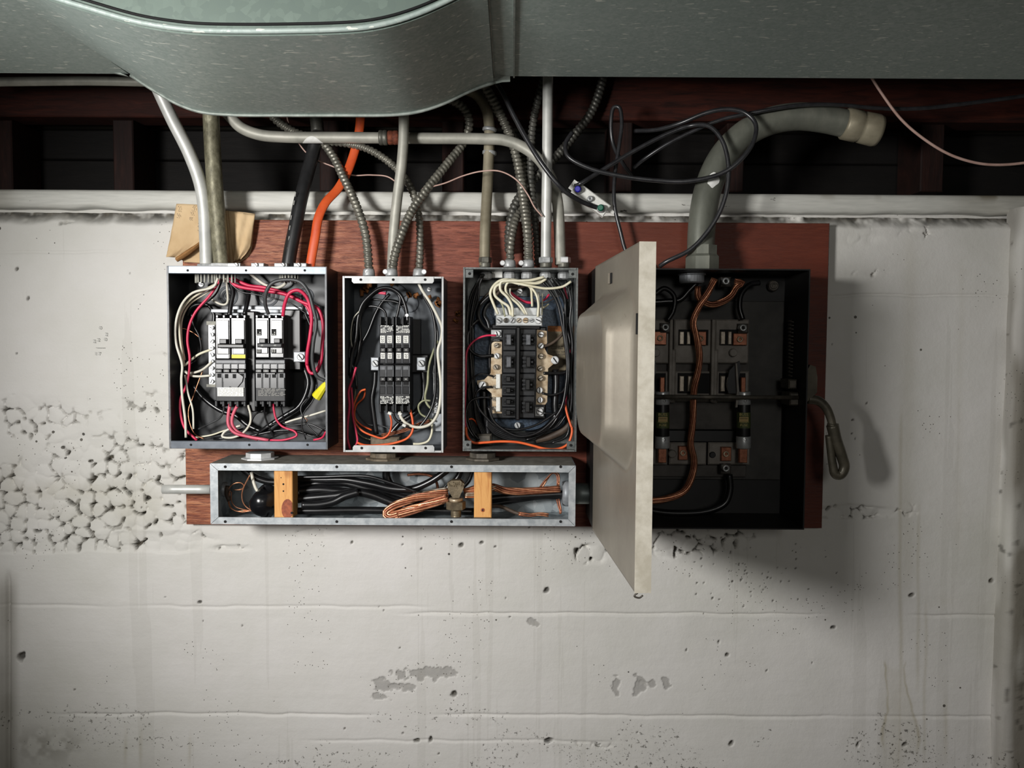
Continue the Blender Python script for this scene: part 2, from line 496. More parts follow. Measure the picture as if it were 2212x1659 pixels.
simple('fuse_black', lin(16, 17, 16), lin(24, 25, 24), .4, 0, 60)
simple('fuse_label', lin(62, 72, 40), lin(82, 92, 54), .6, 0, 60)
simple('fuse_print', lin(196, 180, 110), None, .6)
simple('fuse_panel', lin(172, 148, 92), None, .6)
simple('fuse_cap', lin(176, 180, 180), lin(206, 208, 208), .32, .5, 60)
simple('iron', lin(72, 68, 62), lin(104, 98, 88), .5, .4, 60, .2)
simple('handle_iron', lin(70, 66, 55), lin(100, 94, 80), .40, .4, 30)
simple('sticker_paper', lin(104, 94, 74), lin(132, 120, 96), .7, 0, 40)
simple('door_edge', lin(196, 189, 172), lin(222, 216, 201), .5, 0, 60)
simple('pencil', lin(150, 150, 146), None, .8)
simple('grimy_nut', lin(92, 82, 68), lin(128, 116, 98), .7, .2, 90, .3)
simple('floor_concrete', lin(120, 116, 108), lin(150, 146, 138), .8, 0, 6)
# ------------------------------------------------------------------ the setting
YW = 1.40                       # wall face
def project(X, Y, Z):
    d = np.stack([X - CAM.x, Y - CAM.y, Z - CAM.z], -1) @ np.array(CAMROT)
    return 1106 + F*d[..., 0]/-d[..., 2], 829.5 - F*d[..., 1]/-d[..., 2]
def vnoise(x, z, scale, seed=0, octv=3):
    out = np.zeros_like(x); amp = 1.0; tot = 0
    for k in range(octv):
        r = np.random.default_rng(seed + k*17); T = r.random((128, 128))
        u = x*scale*(2**k) + 31.7*k + 400; v = z*scale*(2**k) + 11.3*k + 400
        i = np.floor(u).astype(int); j = np.floor(v).astype(int)
        fu = u - i; fv = v - j; fu = fu*fu*(3-2*fu); fv = fv*fv*(3-2*fv)
        g = lambda a, b: T[a % 128, b % 128]
        out += amp*((g(i, j)*(1-fu) + g(i+1, j)*fu)*(1-fv) + (g(i, j+1)*(1-fu) + g(i+1, j+1)*fu)*fv)
        tot += amp; amp *= .5
    return out/tot
def sstep(a, b, x):
    t = np.clip((x-a)/(b-a), 0, 1); return t*t*(3-2*t)
def voronoi(x, z, cell, seed=3, jit=.9):
    r = np.random.default_rng(seed); JX = r.random((256, 256)); JZ = r.random((256, 256)); ID = r.random((256, 256))
    u = x/cell + 300; v = z/cell + 300
    i = np.floor(u).astype(int); j = np.floor(v).astype(int)
    f1 = np.full(x.shape, 9.0); f2 = np.full(x.shape, 9.0); f3 = np.full(x.shape, 9.0); idv = np.zeros(x.shape)
    for a in (-1, 0, 1):
        for b in (-1, 0, 1):
            ii = (i+a) % 256; jj = (j+b) % 256
            cx = i + a + .5 + (JX[ii, jj]-.5)*jit; cz = j + b + .5 + (JZ[ii, jj]-.5)*jit
            d = np.hypot(u-cx, v-cz)
            near = d < f1
            f3 = np.where(near | (d < f2), f2, np.minimum(f3, d)); f2 = np.where(near, f1, np.minimum(f2, d)); idv = np.where(near, ID[ii, jj], idv); f1 = np.where(near, d, f1)
    return f1, f2, f3, idv

def grid_mesh(name, X, Y, Z, mat, attrs=None):
    nz, nx = X.shape
    me = bpy.data.meshes.new(name)
    co = np.stack([X, Y, Z], -1).reshape(-1, 3).astype(np.float32)
    idx = np.arange(nz*nx).reshape(nz, nx)
    q = np.stack([idx[:-1, :-1], idx[:-1, 1:], idx[1:, 1:], idx[1:, :-1]], -1).reshape(-1, 4)
    me.vertices.add(len(co)); me.vertices.foreach_set('co', co.ravel())
    me.loops.add(q.size); me.loops.foreach_set('vertex_index', q.ravel().astype(np.int32))
    me.polygons.add(len(q)); me.polygons.foreach_set('loop_start', np.arange(0, q.size, 4, dtype=np.int32))
    me.polygons.foreach_set('use_smooth', np.ones(len(q), bool))
    for k, a in (attrs or {}).items():
        at = me.attributes.new(k, 'FLOAT', 'POINT'); at.data.foreach_set('value', a.ravel().astype(np.float32))
    me.materials.append(M[mat]); me.update(calc_edges=True); me.validate(); print(name, co[:,1].min(), co[:,1].max())
    o = bpy.data.objects.new(name, me); COL.objects.link(o)
    return o

def build_wall():
    x = np.linspace(-1.02, 0.845, 1120); z = np.linspace(P(1106, 1760, YW).z, P(1106, 462, YW).z, 610)
    X, Z = np.meshgrid(x, z)
    px, py = project(X, np.full_like(X, YW), Z)
    h = (vnoise(X, Z, 3, 1) - .5)*.004 + (vnoise(X, Z, 14, 5) - .5)*.0012
    # board-formed lifts: small steps and seams
    seams = [(548, 0, 430, .5), (635, 1790, 2212, 1), (872, 1790, 2212, 1), (1312, 0, 900, .55), (1325, 900, 2212, 1.0), (1545, 150, 2212, .8), (1600, 600, 1300, .5)]
    for sy, xa, xb, st in seams:
        yy = sy + (vnoise(X, Z*0, 22, sy) - .5)*7 + (px - 1106)*.004
        on = sstep(xa-60, xa+60, px)*(1 - sstep(xb-40, xb+60, px)*(xb < 2200))*sstep(.30, .62, vnoise(X, Z*0+sy, 5, sy+3, 2) + .12)
        h -= on*st*.0030*np.exp(-((py-yy)/2.6)**2)
        h += on*st*.0003*sstep(0, 5, py-yy)*(1-sstep(5, 60, py-yy))
    # honeycombed rock pockets
    blobs = [(60, 905, 150, 60, .7), (240, 985, 160, 60, .85), (330, 880, 95, 48, .55), (130, 1080, 210, 95, 1.1), (330, 1075, 120, 80, 1.0),
             (300, 1170, 210, 32, .8), (80, 1160, 140, 44, 1.2), (20, 1140, 60, 60, 1.2), (340, 770, 40, 20, .45), (420, 1010, 60, 50, .8), (430, 1165, 80, 20, .6),
             (1500, 1168, 105, 30, 1.1), (1440, 1196, 40, 10, .8), (1280, 1197, 46, 20, .8), (1850, 1106, 105, 17, 1.0), (690, 1150, 46, 11, .9),
             (490, 1184, 66, 10, .7), (1880, 590, 100, 14, .35), (1870, 520, 90, 22, .4), (1960, 500, 120, 25, .4), (1590, 1150, 70, 14, .7), (1950, 1085, 50, 26, .35),
             (160, 545, 120, 10, .3), (110, 480, 190, 10, .3), (1250, 1610, 120, 16, .3), (60, 1620, 130, 30, .4), (100, 1500, 80, 60, .3), (2140, 1560, 60, 60, .35)]
    msk = np.zeros_like(px)
    for cx, cy, rx, ry, s in blobs:
        msk = np.maximum(msk, s*np.exp(-(((px-cx)/rx)**2 + ((py-cy)/ry)**2)))
    msk *= np.where((px < 520) & (py > 1150), 1 - sstep(1190, 1203, py + (vnoise(X, Z, 20, 8)-.5)*10), 1.0)
    m = sstep(.26, .58, msk + (vnoise(X, Z, 16, 9) - .5)*.5)
    f1, f2, f3, idv = voronoi(X + (vnoise(X, Z, 40, 2)-.5)*.016, Z + (vnoise(X, Z, 40, 4)-.5)*.016, .023)
    junc = f3 - f1                                   # small where three stones meet
    pick = sstep(.47, .58, .55*vnoise(X, Z, 33, 21, 2) + .45*vnoise(X, Z, 9, 28, 2) + .05*msk)
    void = (1 - sstep(.10, .26, junc + (vnoise(X, Z, 150, 23, 2)-.5)*.16))*pick
    slit = (1 - sstep(.02, .10, f2 - f1))*(1 - sstep(.25, .55, junc))*sstep(.54, .60, vnoise(X, Z, 27, 25, 2) + .05*msk)
    stone = np.clip(1 - (f1/.62)**2, 0, 1)
    edge = 1 - sstep(0.0, .22, f2 - f1)
    h += m*((stone*.0022*(.2+idv)) - .0030 - edge*.0007*idv - np.maximum(void, slit*.8)*.014)
    h += m*.0020*(vnoise(X, Z, 22, 91) - .5)
    bare = m*sstep(.35, .8, np.maximum(void, slit))
    # bug holes
    r = np.random.default_rng(5)
    holes = []
    for _ in range(75):
        holes.append((r.uniform(0, 2180), r.uniform(470, 1659), r.uniform(1.8, 3.2)))
    for _ in range(60):
        holes.append((r.normal(1640, 90), r.normal(1235, 45), r.uniform(1.8, 3)))
    for _ in range(22):
        holes.append((r.uniform(0, 420), r.normal(540, 40), r.uniform(1.8, 3.2)))
    holes += [(432, 1300, 5), (43, 1420, 13), (980, 1500, 9), (1553, 1386, 5), (1571, 1414, 5), (1040, 1172, 5), (995, 1178, 7), (1800, 1355, 5), (1580, 1605, 7),
              (1853, 1608, 6), (1955, 1608, 6), (760, 1172, 5), (35, 582, 6), (60, 645, 5), (2142, 1254, 7), (2174, 1316, 6), (1970, 1285, 6), (1185, 1600, 8), (900, 1600, 6), (930, 1598, 7), (1180, 1275, 8)]
    for hx, hy, hr in holes:
        s = (np.abs(px[300]-hx) < hr*3.2); cols = np.where(s)[0]
        if not len(cols): continue
        c0, c1 = cols[0], cols[-1]+1
        rows = np.where(np.abs(py[:, c0]-hy) < hr*3.2)[0]
        if not len(rows): continue
        r0, r1 = rows[0], rows[-1]+1
        ex = .8 + .9*((hx*7.13) % 1); d = np.hypot((px[r0:r1, c0:c1]-hx)*ex + (py[r0:r1, c0:c1]-hy)*.35, (py[r0:r1, c0:c1]-hy)*(1.7-.5*ex))/hr + (vnoise(X[r0:r1, c0:c1], Z[r0:r1, c0:c1], 160, 33, 2)-.5)*.7
        h[r0:r1, c0:c1] -= (1 - sstep(.35, 1.1, d))*hr*.0008
        bare[r0:r1, c0:c1] = np.maximum(bare[r0:r1, c0:c1], (1 - sstep(.5, 1.05, d))*.9)
    # flaked paint patches
    for hx, hy, rx, ry in [(830, 1480, 26, 12), (870, 1485, 20, 9), (815, 1505, 24, 9), (1330, 1482, 7, 14), (1382, 1478, 9, 20), (1402, 1478, 13, 10), (1440, 1478, 8, 16), (925, 1455, 60, 12), (1155, 1345, 10, 6)]:
        d = np.hypot((px-hx)/rx, (py-hy)/ry)*.8 + (vnoise(X, Z, 85, int(hx), 3)-.5)*2.2
        k = 1 - sstep(.78, .9, d)
        h -= k*.0012; bare = np.maximum(bare, k*.42)
    # crumbled top edge under the sill plate
    topd = (py - (466 + (vnoise(X, Z*0, 26, 44)-.5)*20 + (px-1106)*.006))
    k = 1 - sstep(-4, 26, topd)
    h -= k*(.010 + .016*vnoise(X, Z, 60, 45)); bare = np.maximum(bare, k*sstep(.22, .55, vnoise(X, Z, 50, 46))*.95)
    # water stains with their own outline, grime near the corners
    stain = np.zeros_like(px); grime = np.zeros_like(px)
    for sx, y0, y1, wd, s in [(1950, 880, 1700, 4.5, .40), (1962, 500, 1300, 16, .16), (1990, 1090, 1500, 4, .32), (2004, 1290, 1659, 3.5, .3), (1943, 1450, 1700, 26, .25), (280, 1590, 1659, 4, .5), (312, 1590, 1659, 4, .5), (417, 1600, 1659, 4, .5), (2050, 1500, 1659, 5, .3), (2075, 560, 1200, 8, .10)]:
        xx = sx + (vnoise(X*0, Z, 7, int(sx))-.5)*12 - (py-900)*.012
        stain = np.maximum(stain, s*np.exp(-((px-xx)/wd)**2)*sstep(y0-40, y0+60, py)*(1-sstep(y1-60, y1+20, py)))
    half = 22 + (vnoise(X*0, Z, 24, 3)-.5)*22 + np.clip((py-1440)/160, 0, 1)*14      # half width of the damp patch at this height
    u = np.abs(px - 1938 - (py-1500)*.06 - (vnoise(X*0, Z, 15, 6)-.5)*14)/half
    on = sstep(1436, 1452, py + u*u*14)*(1 - sstep(1580, 1665, py))
    stain = np.maximum(stain, on*(.55*np.exp(-((u-1)/.10)**2)*(.4 + .9*vnoise(X, Z, 40, 7)) + .20*(1 - sstep(.95, 1.05, u))))
    for bx, by, rx, ry, s in [(160, 1060, 120, 26, .5), (300, 1090, 50, 40, .7), (20, 1060, 40, 60, .5), (2060, 1300, 60, 20, .25), (290, 1100, 30, 60, .4), (150, 1100, 100, 30, .3)]:
        stain = np.maximum(stain, s*np.exp(-(((px-bx)/rx)**2 + ((py-by)/ry)**2))*vnoise(X, Z, 30, 70))
    grime = np.maximum(grime, (1-sstep(8, 34, np.abs(px-14)))*sstep(1210, 1300, py)*(.35 + .6*vnoise(X, Z, 12, 51)))
    h -= .006*np.exp(-((px-17)/5)**2)*sstep(1225, 1260, py)
    grime = np.maximum(grime, sstep(2120, 2195, px)*sstep(.35, .7, vnoise(X, Z, 10, 52))*.5*sstep(450, 900, py))
    grime = np.maximum(grime, (1-sstep(0, 60, np.hypot((px-100)/2.2, py-1610)))*sstep(.4, .6, vnoise(X, Z, 40, 53))*.5)
    low = sstep(1380, 1659, py)
    o = grid_mesh('wall_back', X, YW - h, Z, 'concrete', {'bare': np.clip(bare, 0, 1), 'stain': np.clip(stain, 0, 1), 'grime': np.clip(grime, 0, 1), 'low': low})
    for tx, lx, ly in (('2', 203, 737), ('2', 212, 734), ('0', 227, 733), ('2', 229, 722), ('0', 216, 708), ('1 7', 211, 764)): lettering(tx, lx, ly, YW - .0034, 7, 'pencil', o, 0, 'pencil_figure')
    MB().pbox(207, 751, 225, 752, YW-.0036, YW-.003).build('pencil_line', 'pencil', o)
    struct(o, 'white painted board-formed concrete foundation wall with honeycombed pockets')
    # mass of the wall behind its face
    b = MB().box(-1.3, 1.1, YW+.03, YW+.22, 0.0, P(1106, 446, YW).z - .004).build('wall_core', 'concrete')
    b.parent = o
    zb_ = float(z[0])
    MB().box(-1.6, .845, YW, YW+.03, 0.0, zb_).build('wall_foot', 'concrete', o)
    MB().box(-1.6, -1.02, YW, YW+.03, zb_, float(z[-1])).build('wall_return', 'concrete', o)
build_wall()

def build_pilaster():
    z = np.linspace(P(2150, 1780, YW).z, P(2150, 452, YW).z, 330); u = np.linspace(0, 1, 70)
    U, Z = np.meshgrid(u, z)
    # section: rises from the wall face, rounded arris, then runs on to the right
    x0 = P(2168, 829, YW).x
    r = .014
    s = U*.40
    X = np.where(s < .03, x0, np.where(s < .03 + r*1.57, x0 + r - r*np.cos(np.clip((s-.03)/r, 0, 1.57)), x0 + r + (s-.03-r*1.57)))
    Y = np.where(s < .03, YW + .012 - s, np.where(s < .03+r*1.57, YW - .018 - r*np.sin(np.clip((s-.03)/r, 0, 1.57)), YW - .018 - r))
    n = vnoise(s*1.0+3, Z, 16, 61); Y = Y + (n-.5)*.006; X = X + (vnoise(s+9, Z, 9, 62)-.5)*.008
    px, py = project(X, Y, Z)
    gr = np.clip(sstep(.42, .02+.6, vnoise(s*2.0, Z*.5, 9, 63))*.6 + sstep(2178, 2200, px)*.55*sstep(430, 800, py), 0, 1)
    zero = np.zeros_like(gr)
    o = grid_mesh('wall_right', X, Y, Z, 'concrete', {'bare': sstep(.72, .8, vnoise(s, Z, 60, 64))*.6, 'stain': zero, 'grime': gr, 'low': sstep(1380, 1659, py)})
    struct(o, 'stained concrete pilaster at the right edge of the wall')
build_pilaster()

# painted sill plate on top of the wall
def build_sill():
    x = np.linspace(-1.05, 1.05, 520)
    prof = [(.09, 0), (.012, 0), (.004, .002), (0, .006), (0, .012), (0, .018), (0, .024), (.002, .028), (.006, .031), (.06, .032)]
    zt = P(1106, 413, 1.405).z; zb = P(1106, 456, 1.405).z
    hgt = zt - zb
    X = np.stack([x]*len(prof)); Y = np.stack([np.full_like(x, 1.405 + p[0]) for p in prof]); Z = np.stack([np.full_like(x, zt - p[1]/.032*hgt) for p in prof])
    Y = Y + (vnoise(X, Z, 12, 80) - .5)*.003
    Z = Z + np.where(np.arange(len(prof))[:, None] > 6, (vnoise(X, Z*0, 20, 81)-.5)*.005, 0)
    px, py = project(X, Y, Z)
    gr = np.clip(sstep(1980, 2150, px)*.75*vnoise(X, Z*5, 14, 82) + (1-sstep(0, 60, px))*.4 + sstep(436, 460, py)*sstep(.5, .7, vnoise(X, Z, 24, 83))*.6, 0, 1)
    o = grid_mesh('trim_1', X[::-1], Y[::-1], Z[::-1], 'sill_paint', {'grime': gr})
    struct(o, 'white painted wooden sill plate along the top of the wall')
build_sill()

# framing above the sill: header beam, cripple studs, sheathing
def wood(name, mat, x0, y0, x1, y1, ya, yb, label, cat, group=None, c=.002):
    o = MB().pbox(x0, y0, x1, y1, ya, yb, c).build(name, mat)
    return tag(o, label, cat, group)
wood('header_beam', 'beam_wood', -130, 120, 2345, 258, 1.445, 1.50, 'long reddish brown header beam in the shade behind the ducts', 'beam')
for i, (a, b, lab) in enumerate([(-60, 26, 'dark wooden stud at the far left edge below the header beam'),
        (244, 288, 'reddish short wooden stud left of the bent silver conduit'),
        (690, 752, 'short brown stud behind the black sleeved cable'),
        (955, 1002, 'short brown stud behind the crossing armored cables'),
        (1318, 1366, 'short reddish stud behind the hanging coaxial loop'),
        (1570, 1608, 'short dark stud behind the large bent conduit'),
        (1990, 2040, 'short dark stud behind the sagging pink wire')]):
    wood('stud', 'stud_wood', a, 258, b, 414, 1.462, 1.55, lab, 'stud', 'cripple studs on the sill')
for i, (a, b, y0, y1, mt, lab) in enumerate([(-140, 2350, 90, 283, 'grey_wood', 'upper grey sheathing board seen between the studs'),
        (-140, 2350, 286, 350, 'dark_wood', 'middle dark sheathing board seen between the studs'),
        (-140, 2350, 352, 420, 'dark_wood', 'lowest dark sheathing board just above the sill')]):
    wood('sheathing_board', mt, a, y0, b, y1, 1.56, 1.58, lab, 'board', 'sheathing boards behind the studs')
# floor below the frame
f = MB().box(-2.2, 2.2, -2.4, YW+.2, -.05, 0.0).build('floor', 'floor_concrete'); struct(f, 'bare concrete basement floor')
# ------------------------------------------------------------------ ceiling and duct
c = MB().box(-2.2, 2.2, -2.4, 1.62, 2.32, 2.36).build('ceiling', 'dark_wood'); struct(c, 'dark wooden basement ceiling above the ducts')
YB, YF = 1.20, 0.905            # back and front of the duct run
ZB = P(1500, 167, YB).z
ZT = ZB + .24
duct = thing('air_duct', (0, YB, ZB), 'galvanized sheet metal air duct with a dipping fitting along the ceiling', 'duct')
XL = P(281, 157, YB).x; XR1 = P(1066, 172, YB).x; XR2 = P(1110, 168, YB).x
def duct_run(x0, x1, name):
    m = MB()
    m.add([(x0, YF, ZB), (x1, YF, ZB), (x1, YB, ZB), (x0, YB, ZB)], [(0, 3, 2, 1)])
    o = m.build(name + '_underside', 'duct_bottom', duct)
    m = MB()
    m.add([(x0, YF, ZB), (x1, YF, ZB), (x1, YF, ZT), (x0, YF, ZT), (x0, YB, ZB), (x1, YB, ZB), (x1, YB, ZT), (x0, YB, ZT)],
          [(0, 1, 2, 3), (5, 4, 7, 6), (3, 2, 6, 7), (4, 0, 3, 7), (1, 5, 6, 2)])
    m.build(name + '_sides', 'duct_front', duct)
duct_run(-1.25, XL - .0022, 'straight_run')
duct_run(XR1 + .001, 1.25, 'straight_run')
back = [(282, 158), (300, 172), (335, 194), (380, 220), (430, 238), (500, 245), (600, 246), (720, 246), (850, 245), (905, 238), (960, 220), (1010, 196), (1045, 182), (1066, 176)]
front = [(62, -18), (110, 2), (200, 30), (300, 58), (370, 70), (430, 76), (530, 78), (640, 77), (720, 75), (790, 70), (850, 58), (910, 38), (960, 16), (1004, -4), (1062, -14)]
def prof(pts, y, n=72):
    w = spline([P(a, b, y) for a, b in pts], 8)
    xs = [p.x for p in w]; zs = [min(p.z, ZB) for p in w]
    xs[0] = XL; xs[-1] = XR1
    out = []
    for k in range(n+1):
        t = k/n; x = xs[0] + (xs[-1]-xs[0])*t
        out.append((x, float(np.interp(x, xs, zs))))
    return out
pf, pb = prof(front, YF), prof(back, YB)
m = MB(); vs = []; fs = []; ns = 14; N = len(pf)
for j in range(ns+1):
    t = j/ns
    for k in range(N):
        vs.append((pf[k][0]*(1-t)+pb[k][0]*t, YF*(1-t)+YB*t, pf[k][1]*(1-t)+pb[k][1]*t))
for j in range(ns):
    for k in range(N-1):
        a = j*N+k; fs.append((a, a+N, a+N+1, a+1))
m.add(vs, fs, True); m.build('dip_fitting_underside', 'duct_bottom', duct)
for yy, pr, nm, flip in ((YF, pf, 'dip_fitting_front', False), (YB, pb, 'dip_fitting_back', True)):
    m = MB()
    vs = [(x, yy, z) for x, z in pr] + [(x, yy, ZT) for x, z in pr]
    fs = [(k, k+1, k+1+N, k+N) if not flip else (k+1, k, k+N, k+1+N) for k in range(N-1)]
    m.add(vs, fs); m.build(nm, 'duct_front', duct)
# folded seams along the two curved edges, a slip collar at the right end
m = MB(); m.tube([Vector((x, YF - .0035, z + .004)) for x, z in pf[3:-3]], .0030, 8, 1); m.build('front_seam', 'duct_bottom', duct)
m = MB(); m.tube([Vector((x, YF - .001, z + .012)) for x, z in pf[3:-3]], .0016, 6, 1); m.build('seam_gap', 'dark_hole', duct)
m = MB(); m.tube([Vector((x, YB + .001, z - .0018)) for x, z in pb], .0024, 8, 1); m.build('back_seam', 'duct_seam', duct)
m = MB(); m.box(XR1, XR1 + .0025, YF-.002, YB+.001, ZB-.0035, ZB+.02).box(XR2-.001, XR2+.0012, YF-.002, YB+.001, ZB-.0022, ZB+.02); m.build('slip_collar', 'duct_seam', duct)
m = MB()
pts = [(1028, 186), (1068, 177), (1085, 173), (1102, 172)]
for k in range(len(pts)-1):
    a, b = P(*pts[k], YB+.004), P(*pts[k+1], YB+.004)
    m.add([a, b, b + Vector((0, -.012, .006)), a + Vector((0, -.012, .006)), a - Vector((0, 0, .003)), b - Vector((0, 0, .003))], [(0, 1, 2, 3), (4, 5, 1, 0)])
m.build('end_tab', 'duct_seam', duct)
m = MB()
tb = [(188, 150), (196, 140), (212, 138), (232, 144), (250, 152), (276, 163), (262, 160), (240, 155), (205, 156)]
w = [P(a, b, YB - .002) for a, b in tb]
m.prism([(p.x, p.z - .001) for p in w], YB - .004, YB + .002)
tabo = m.build('torn_tab', 'duct_seam', duct)
MB().disc(202, 146, YB - .006, 5, .003).build('screw', 'zinc', tabo)

# ------------------------------------------------------------------ rigid conduits
def conduit(pts, dpx, mat, label, y=None, n=16, sub=8, base=-1):
    w = path(pts, y); yy = sum(p.y for p in w)/len(w)
    root = thing('conduit', w[base], label, 'conduit')
    m = MB(); m.tube(w, dpx/2*PM(yy), n, sub); m.build('pipe', mat, root)
    return root
def locknut(root, px, py, y, rpx, hpx=5, mat='zinc', name='locknut', n=8, ph=0):
    c = P(px, py, y); r = rpx*PM(y); h = hpx*PM(y)
    return MB().rev(c, c + Vector((0, 0, h)), [(0, r*.94), (h*.15, r), (h*.85, r), (h, r*.94)], n, smooth=False, phase=ph).build(name, mat, root)
def fitting(root, px, py, y, rpx, h1, mat='zinc', mat2='coupling_steel'):
    """compression connector: hex nut over a round collar, sitting on a box top"""
    locknut(root, px, py, y, rpx*.86, h1*.45, mat2, 'collar', 18)
    locknut(root, px, py - h1*.45, y, rpx, h1*.55, mat, 'compression_nut', 6, .3)

cA = conduit([(322, 150, 1.30), (345, 200, 1.305), (372, 258, 1.315), (408, 330, 1.325), (432, 395, 1.332), (441, 450, 1.336), (444, 510, 1.337), (446, 575, 1.337)], 27, 'conduit_bright', 'bright silver conduit bending down to the left breaker panel')
locknut(cA, 446, 577, 1.337, 20, 6)
cB = conduit([(455, 225, 1.335), (458, 300, 1.335), (464, 400, 1.336), (472, 490, 1.338), (479, 575, 1.338)], 34, 'conduit_mottled', 'thick mottled grey conduit beside the bright silver one')
locknut(cB, 480, 577, 1.338, 25, 7, 'zinc_bright')
conduit([(-70, 178, 1.335), (60, 176, 1.335), (200, 175, 1.335), (345, 178, 1.335)], 19, 'conduit_grey', 'straight horizontal conduit under the duct at upper left', base=0)
cD = conduit([(470, 222, 1.366), (492, 246, 1.366), (520, 275, 1.366), (560, 291, 1.366), (610, 296, 1.366), (720, 297, 1.366), (830, 298, 1.366), (950, 299, 1.366), (1040, 300, 1.366), (1090, 303, 1.366), (1130, 318, 1.365), (1165, 345, 1.362), (1190, 385, 1.358), (1203, 430, 1.352), (1208, 490, 1.348), (1211, 572, 1.345)], 24, 'conduit_grey', 'long S-bent conduit running level behind the others then down to the middle panel')
for nm, a, b, r, mt in (('coupling_nut', 819, 838, 16, 'coupling_steel'), ('coupling_body', 838, 862, 15, 'rust')):
    A, B = P(a, 297.5, 1.366), P(b, 297.5, 1.366); L = (B-A).length; R_ = r*PM(1.366)
    MB().rev(A, B, [(0, R_*.92), (L*.12, R_), (L*.45, R_), (L*.5, R_*.93), (L*.55, R_), (L*.88, R_), (L, R_*.9)], 18).build(nm, mt, cD)
A, B = P(654, 297, 1.366), P(698, 297, 1.366)
m = MB(); vs = []; fs = []; nn = 12
for k in range(nn+1):                       # a splash of paint on the lower front of the pipe
    t = k/nn; c0 = A.lerp(B, t); hgt = math.sin(math.pi*t)**.8
    for j in range(6):
        an = math.radians(118 + 62*(1-hgt) - (1-j/5)*0 + (j/5)*(0) ) if False else math.radians(-95 + (j/5)*(15 + 80*hgt))
        rr = 12.25*PM(1.366)
        vs.append(c0 + Vector((0, -math.cos(an)*rr, math.sin(an)*rr)))
for k in range(nn):
    for j in range(5): fs.append((k*6+j, (k+1)*6+j, (k+1)*6+j+1, k*6+j+1))
m.add(vs, fs, True).build('paint_splash', 'paint_spot', cD)
fitting(cD, 1218, 578, 1.345, 15, 22, 'zinc_bright')
cE = conduit([(872, 225, 1.334), (872, 290, 1.334), (868, 350, 1.336), (858, 430, 1.340), (850, 510, 1.344), (846, 595, 1.346)], 22, 'conduit_grey', 'slim grey conduit leaning down to the small middle breaker panel')
cF = conduit([(1000, 190, 1.392), (1030, 205, 1.392), (1050, 235, 1.391), (1057, 275, 1.390), (1056, 330, 1.385), (1052, 420, 1.372), (1048, 500, 1.355), (1047, 575, 1.345)], 23, 'conduit_tan', 'tan weathered conduit with a coupling above the right breaker panel')
for a, b in ((276, 284), (326, 335)):
    A, B = P(1058, a, 1.388), P(1057, b, 1.388); L = (B-A).length
    MB().rev(A, B, [(0, .0105), (L*.2, .0118), (L*.8, .0118), (L, .0105)], 16).build('coupling_ring', 'zinc', cF)
fitting(cF, 1048, 578, 1.345, 14, 22, 'coupling_steel')
cG = conduit([(1184, 130, 1.322), (1183, 230, 1.322), (1182, 350, 1.324), (1180, 470, 1.330), (1179, 575, 1.333)], 22, 'conduit_bright', 'straight light grey conduit dropping to the right breaker panel')
fitting(cG, 1179, 578, 1.333, 15, 22, 'zinc')
# service conduit of the disconnect
cH = conduit([(1516, 584, 1.325), (1514, 540, 1.327), (1518, 470, 1.330), (1532, 400, 1.334), (1560, 340, 1.338), (1605, 292, 1.341), (1660, 263, 1.343), (1720, 252, 1.344), (1780, 257, 1.345), (1850, 273, 1.346)], 58, 'conduit_large', 'large bent service conduit above the disconnect box', n=28, base=0)
A, B = P(1822, 266, 1.345), P(1898, 283, 1.346); L = (B-A).length
R_ = 31*PM(1.345)
MB().rev(A, B, [(0, R_*.96), (L*.05, R_*1.08), (L*.42, R_*1.08), (L*.46, R_*.98), (L*.52, R_*1.06), (L*.9, R_*1.1), (L, R_*1.02)], 28).build('end_coupling', 'conduit_tan', cH)
c0 = P(1516, 586, 1.325)
MB().rev(c0, c0 + Vector((0, 0, .05)), [(0, .027), (.004, .0275), (.022, .0275), (.026, .024), (.04, .024)], 8, smooth=False, phase=.2).build('hub_nut', 'conduit_large', cH)
m = MB(); c0 = P(1533, 397, 1.334); tdir = (P(1546, 366, 1.336) - P(1522, 428, 1.332)).normalized()
nrm = (Vector((0, -1, 0)) - tdir*(-tdir.y)).normalized(); sd_ = tdir.cross(nrm); RR = 29*PM(1.334)*1.012; vs = []; K = 22
for k in (0.0, .5, 1.0):
    for a in np.linspace(0, 2*math.pi, K+1)[:-1]:
        al = math.cos(a)*.42*(1+.16*math.sin(3*a+1))*k; v = math.sin(a)*.0115*(1+.14*math.sin(4*a))*k
        vs.append(c0 + tdir*v + (nrm*math.cos(al) + sd_*math.sin(al))*RR)
m.add(vs, [(K*j+i, K*j+(i+1) % K, K*(j+1)+(i+1) % K, K*(j+1)+i) for j in (0, 1) for i in range(K)], True)
m.build('paint_spot', 'paint_spot', cH)
# stubs at the ends of the wireway
cI = conduit([(352, 1057, 1.335), (400, 1057, 1.335), (456, 1057, 1.335)], 20, 'conduit_bright', 'short pale conduit stub entering the wireway from the left', sub=2)
cJ = conduit([(1240, 1066, 1.335), (1275, 1066, 1.335), (1312, 1066, 1.335)], 46, 'conduit_teal', 'short wide nipple between the wireway and the disconnect box', sub=2, n=20)

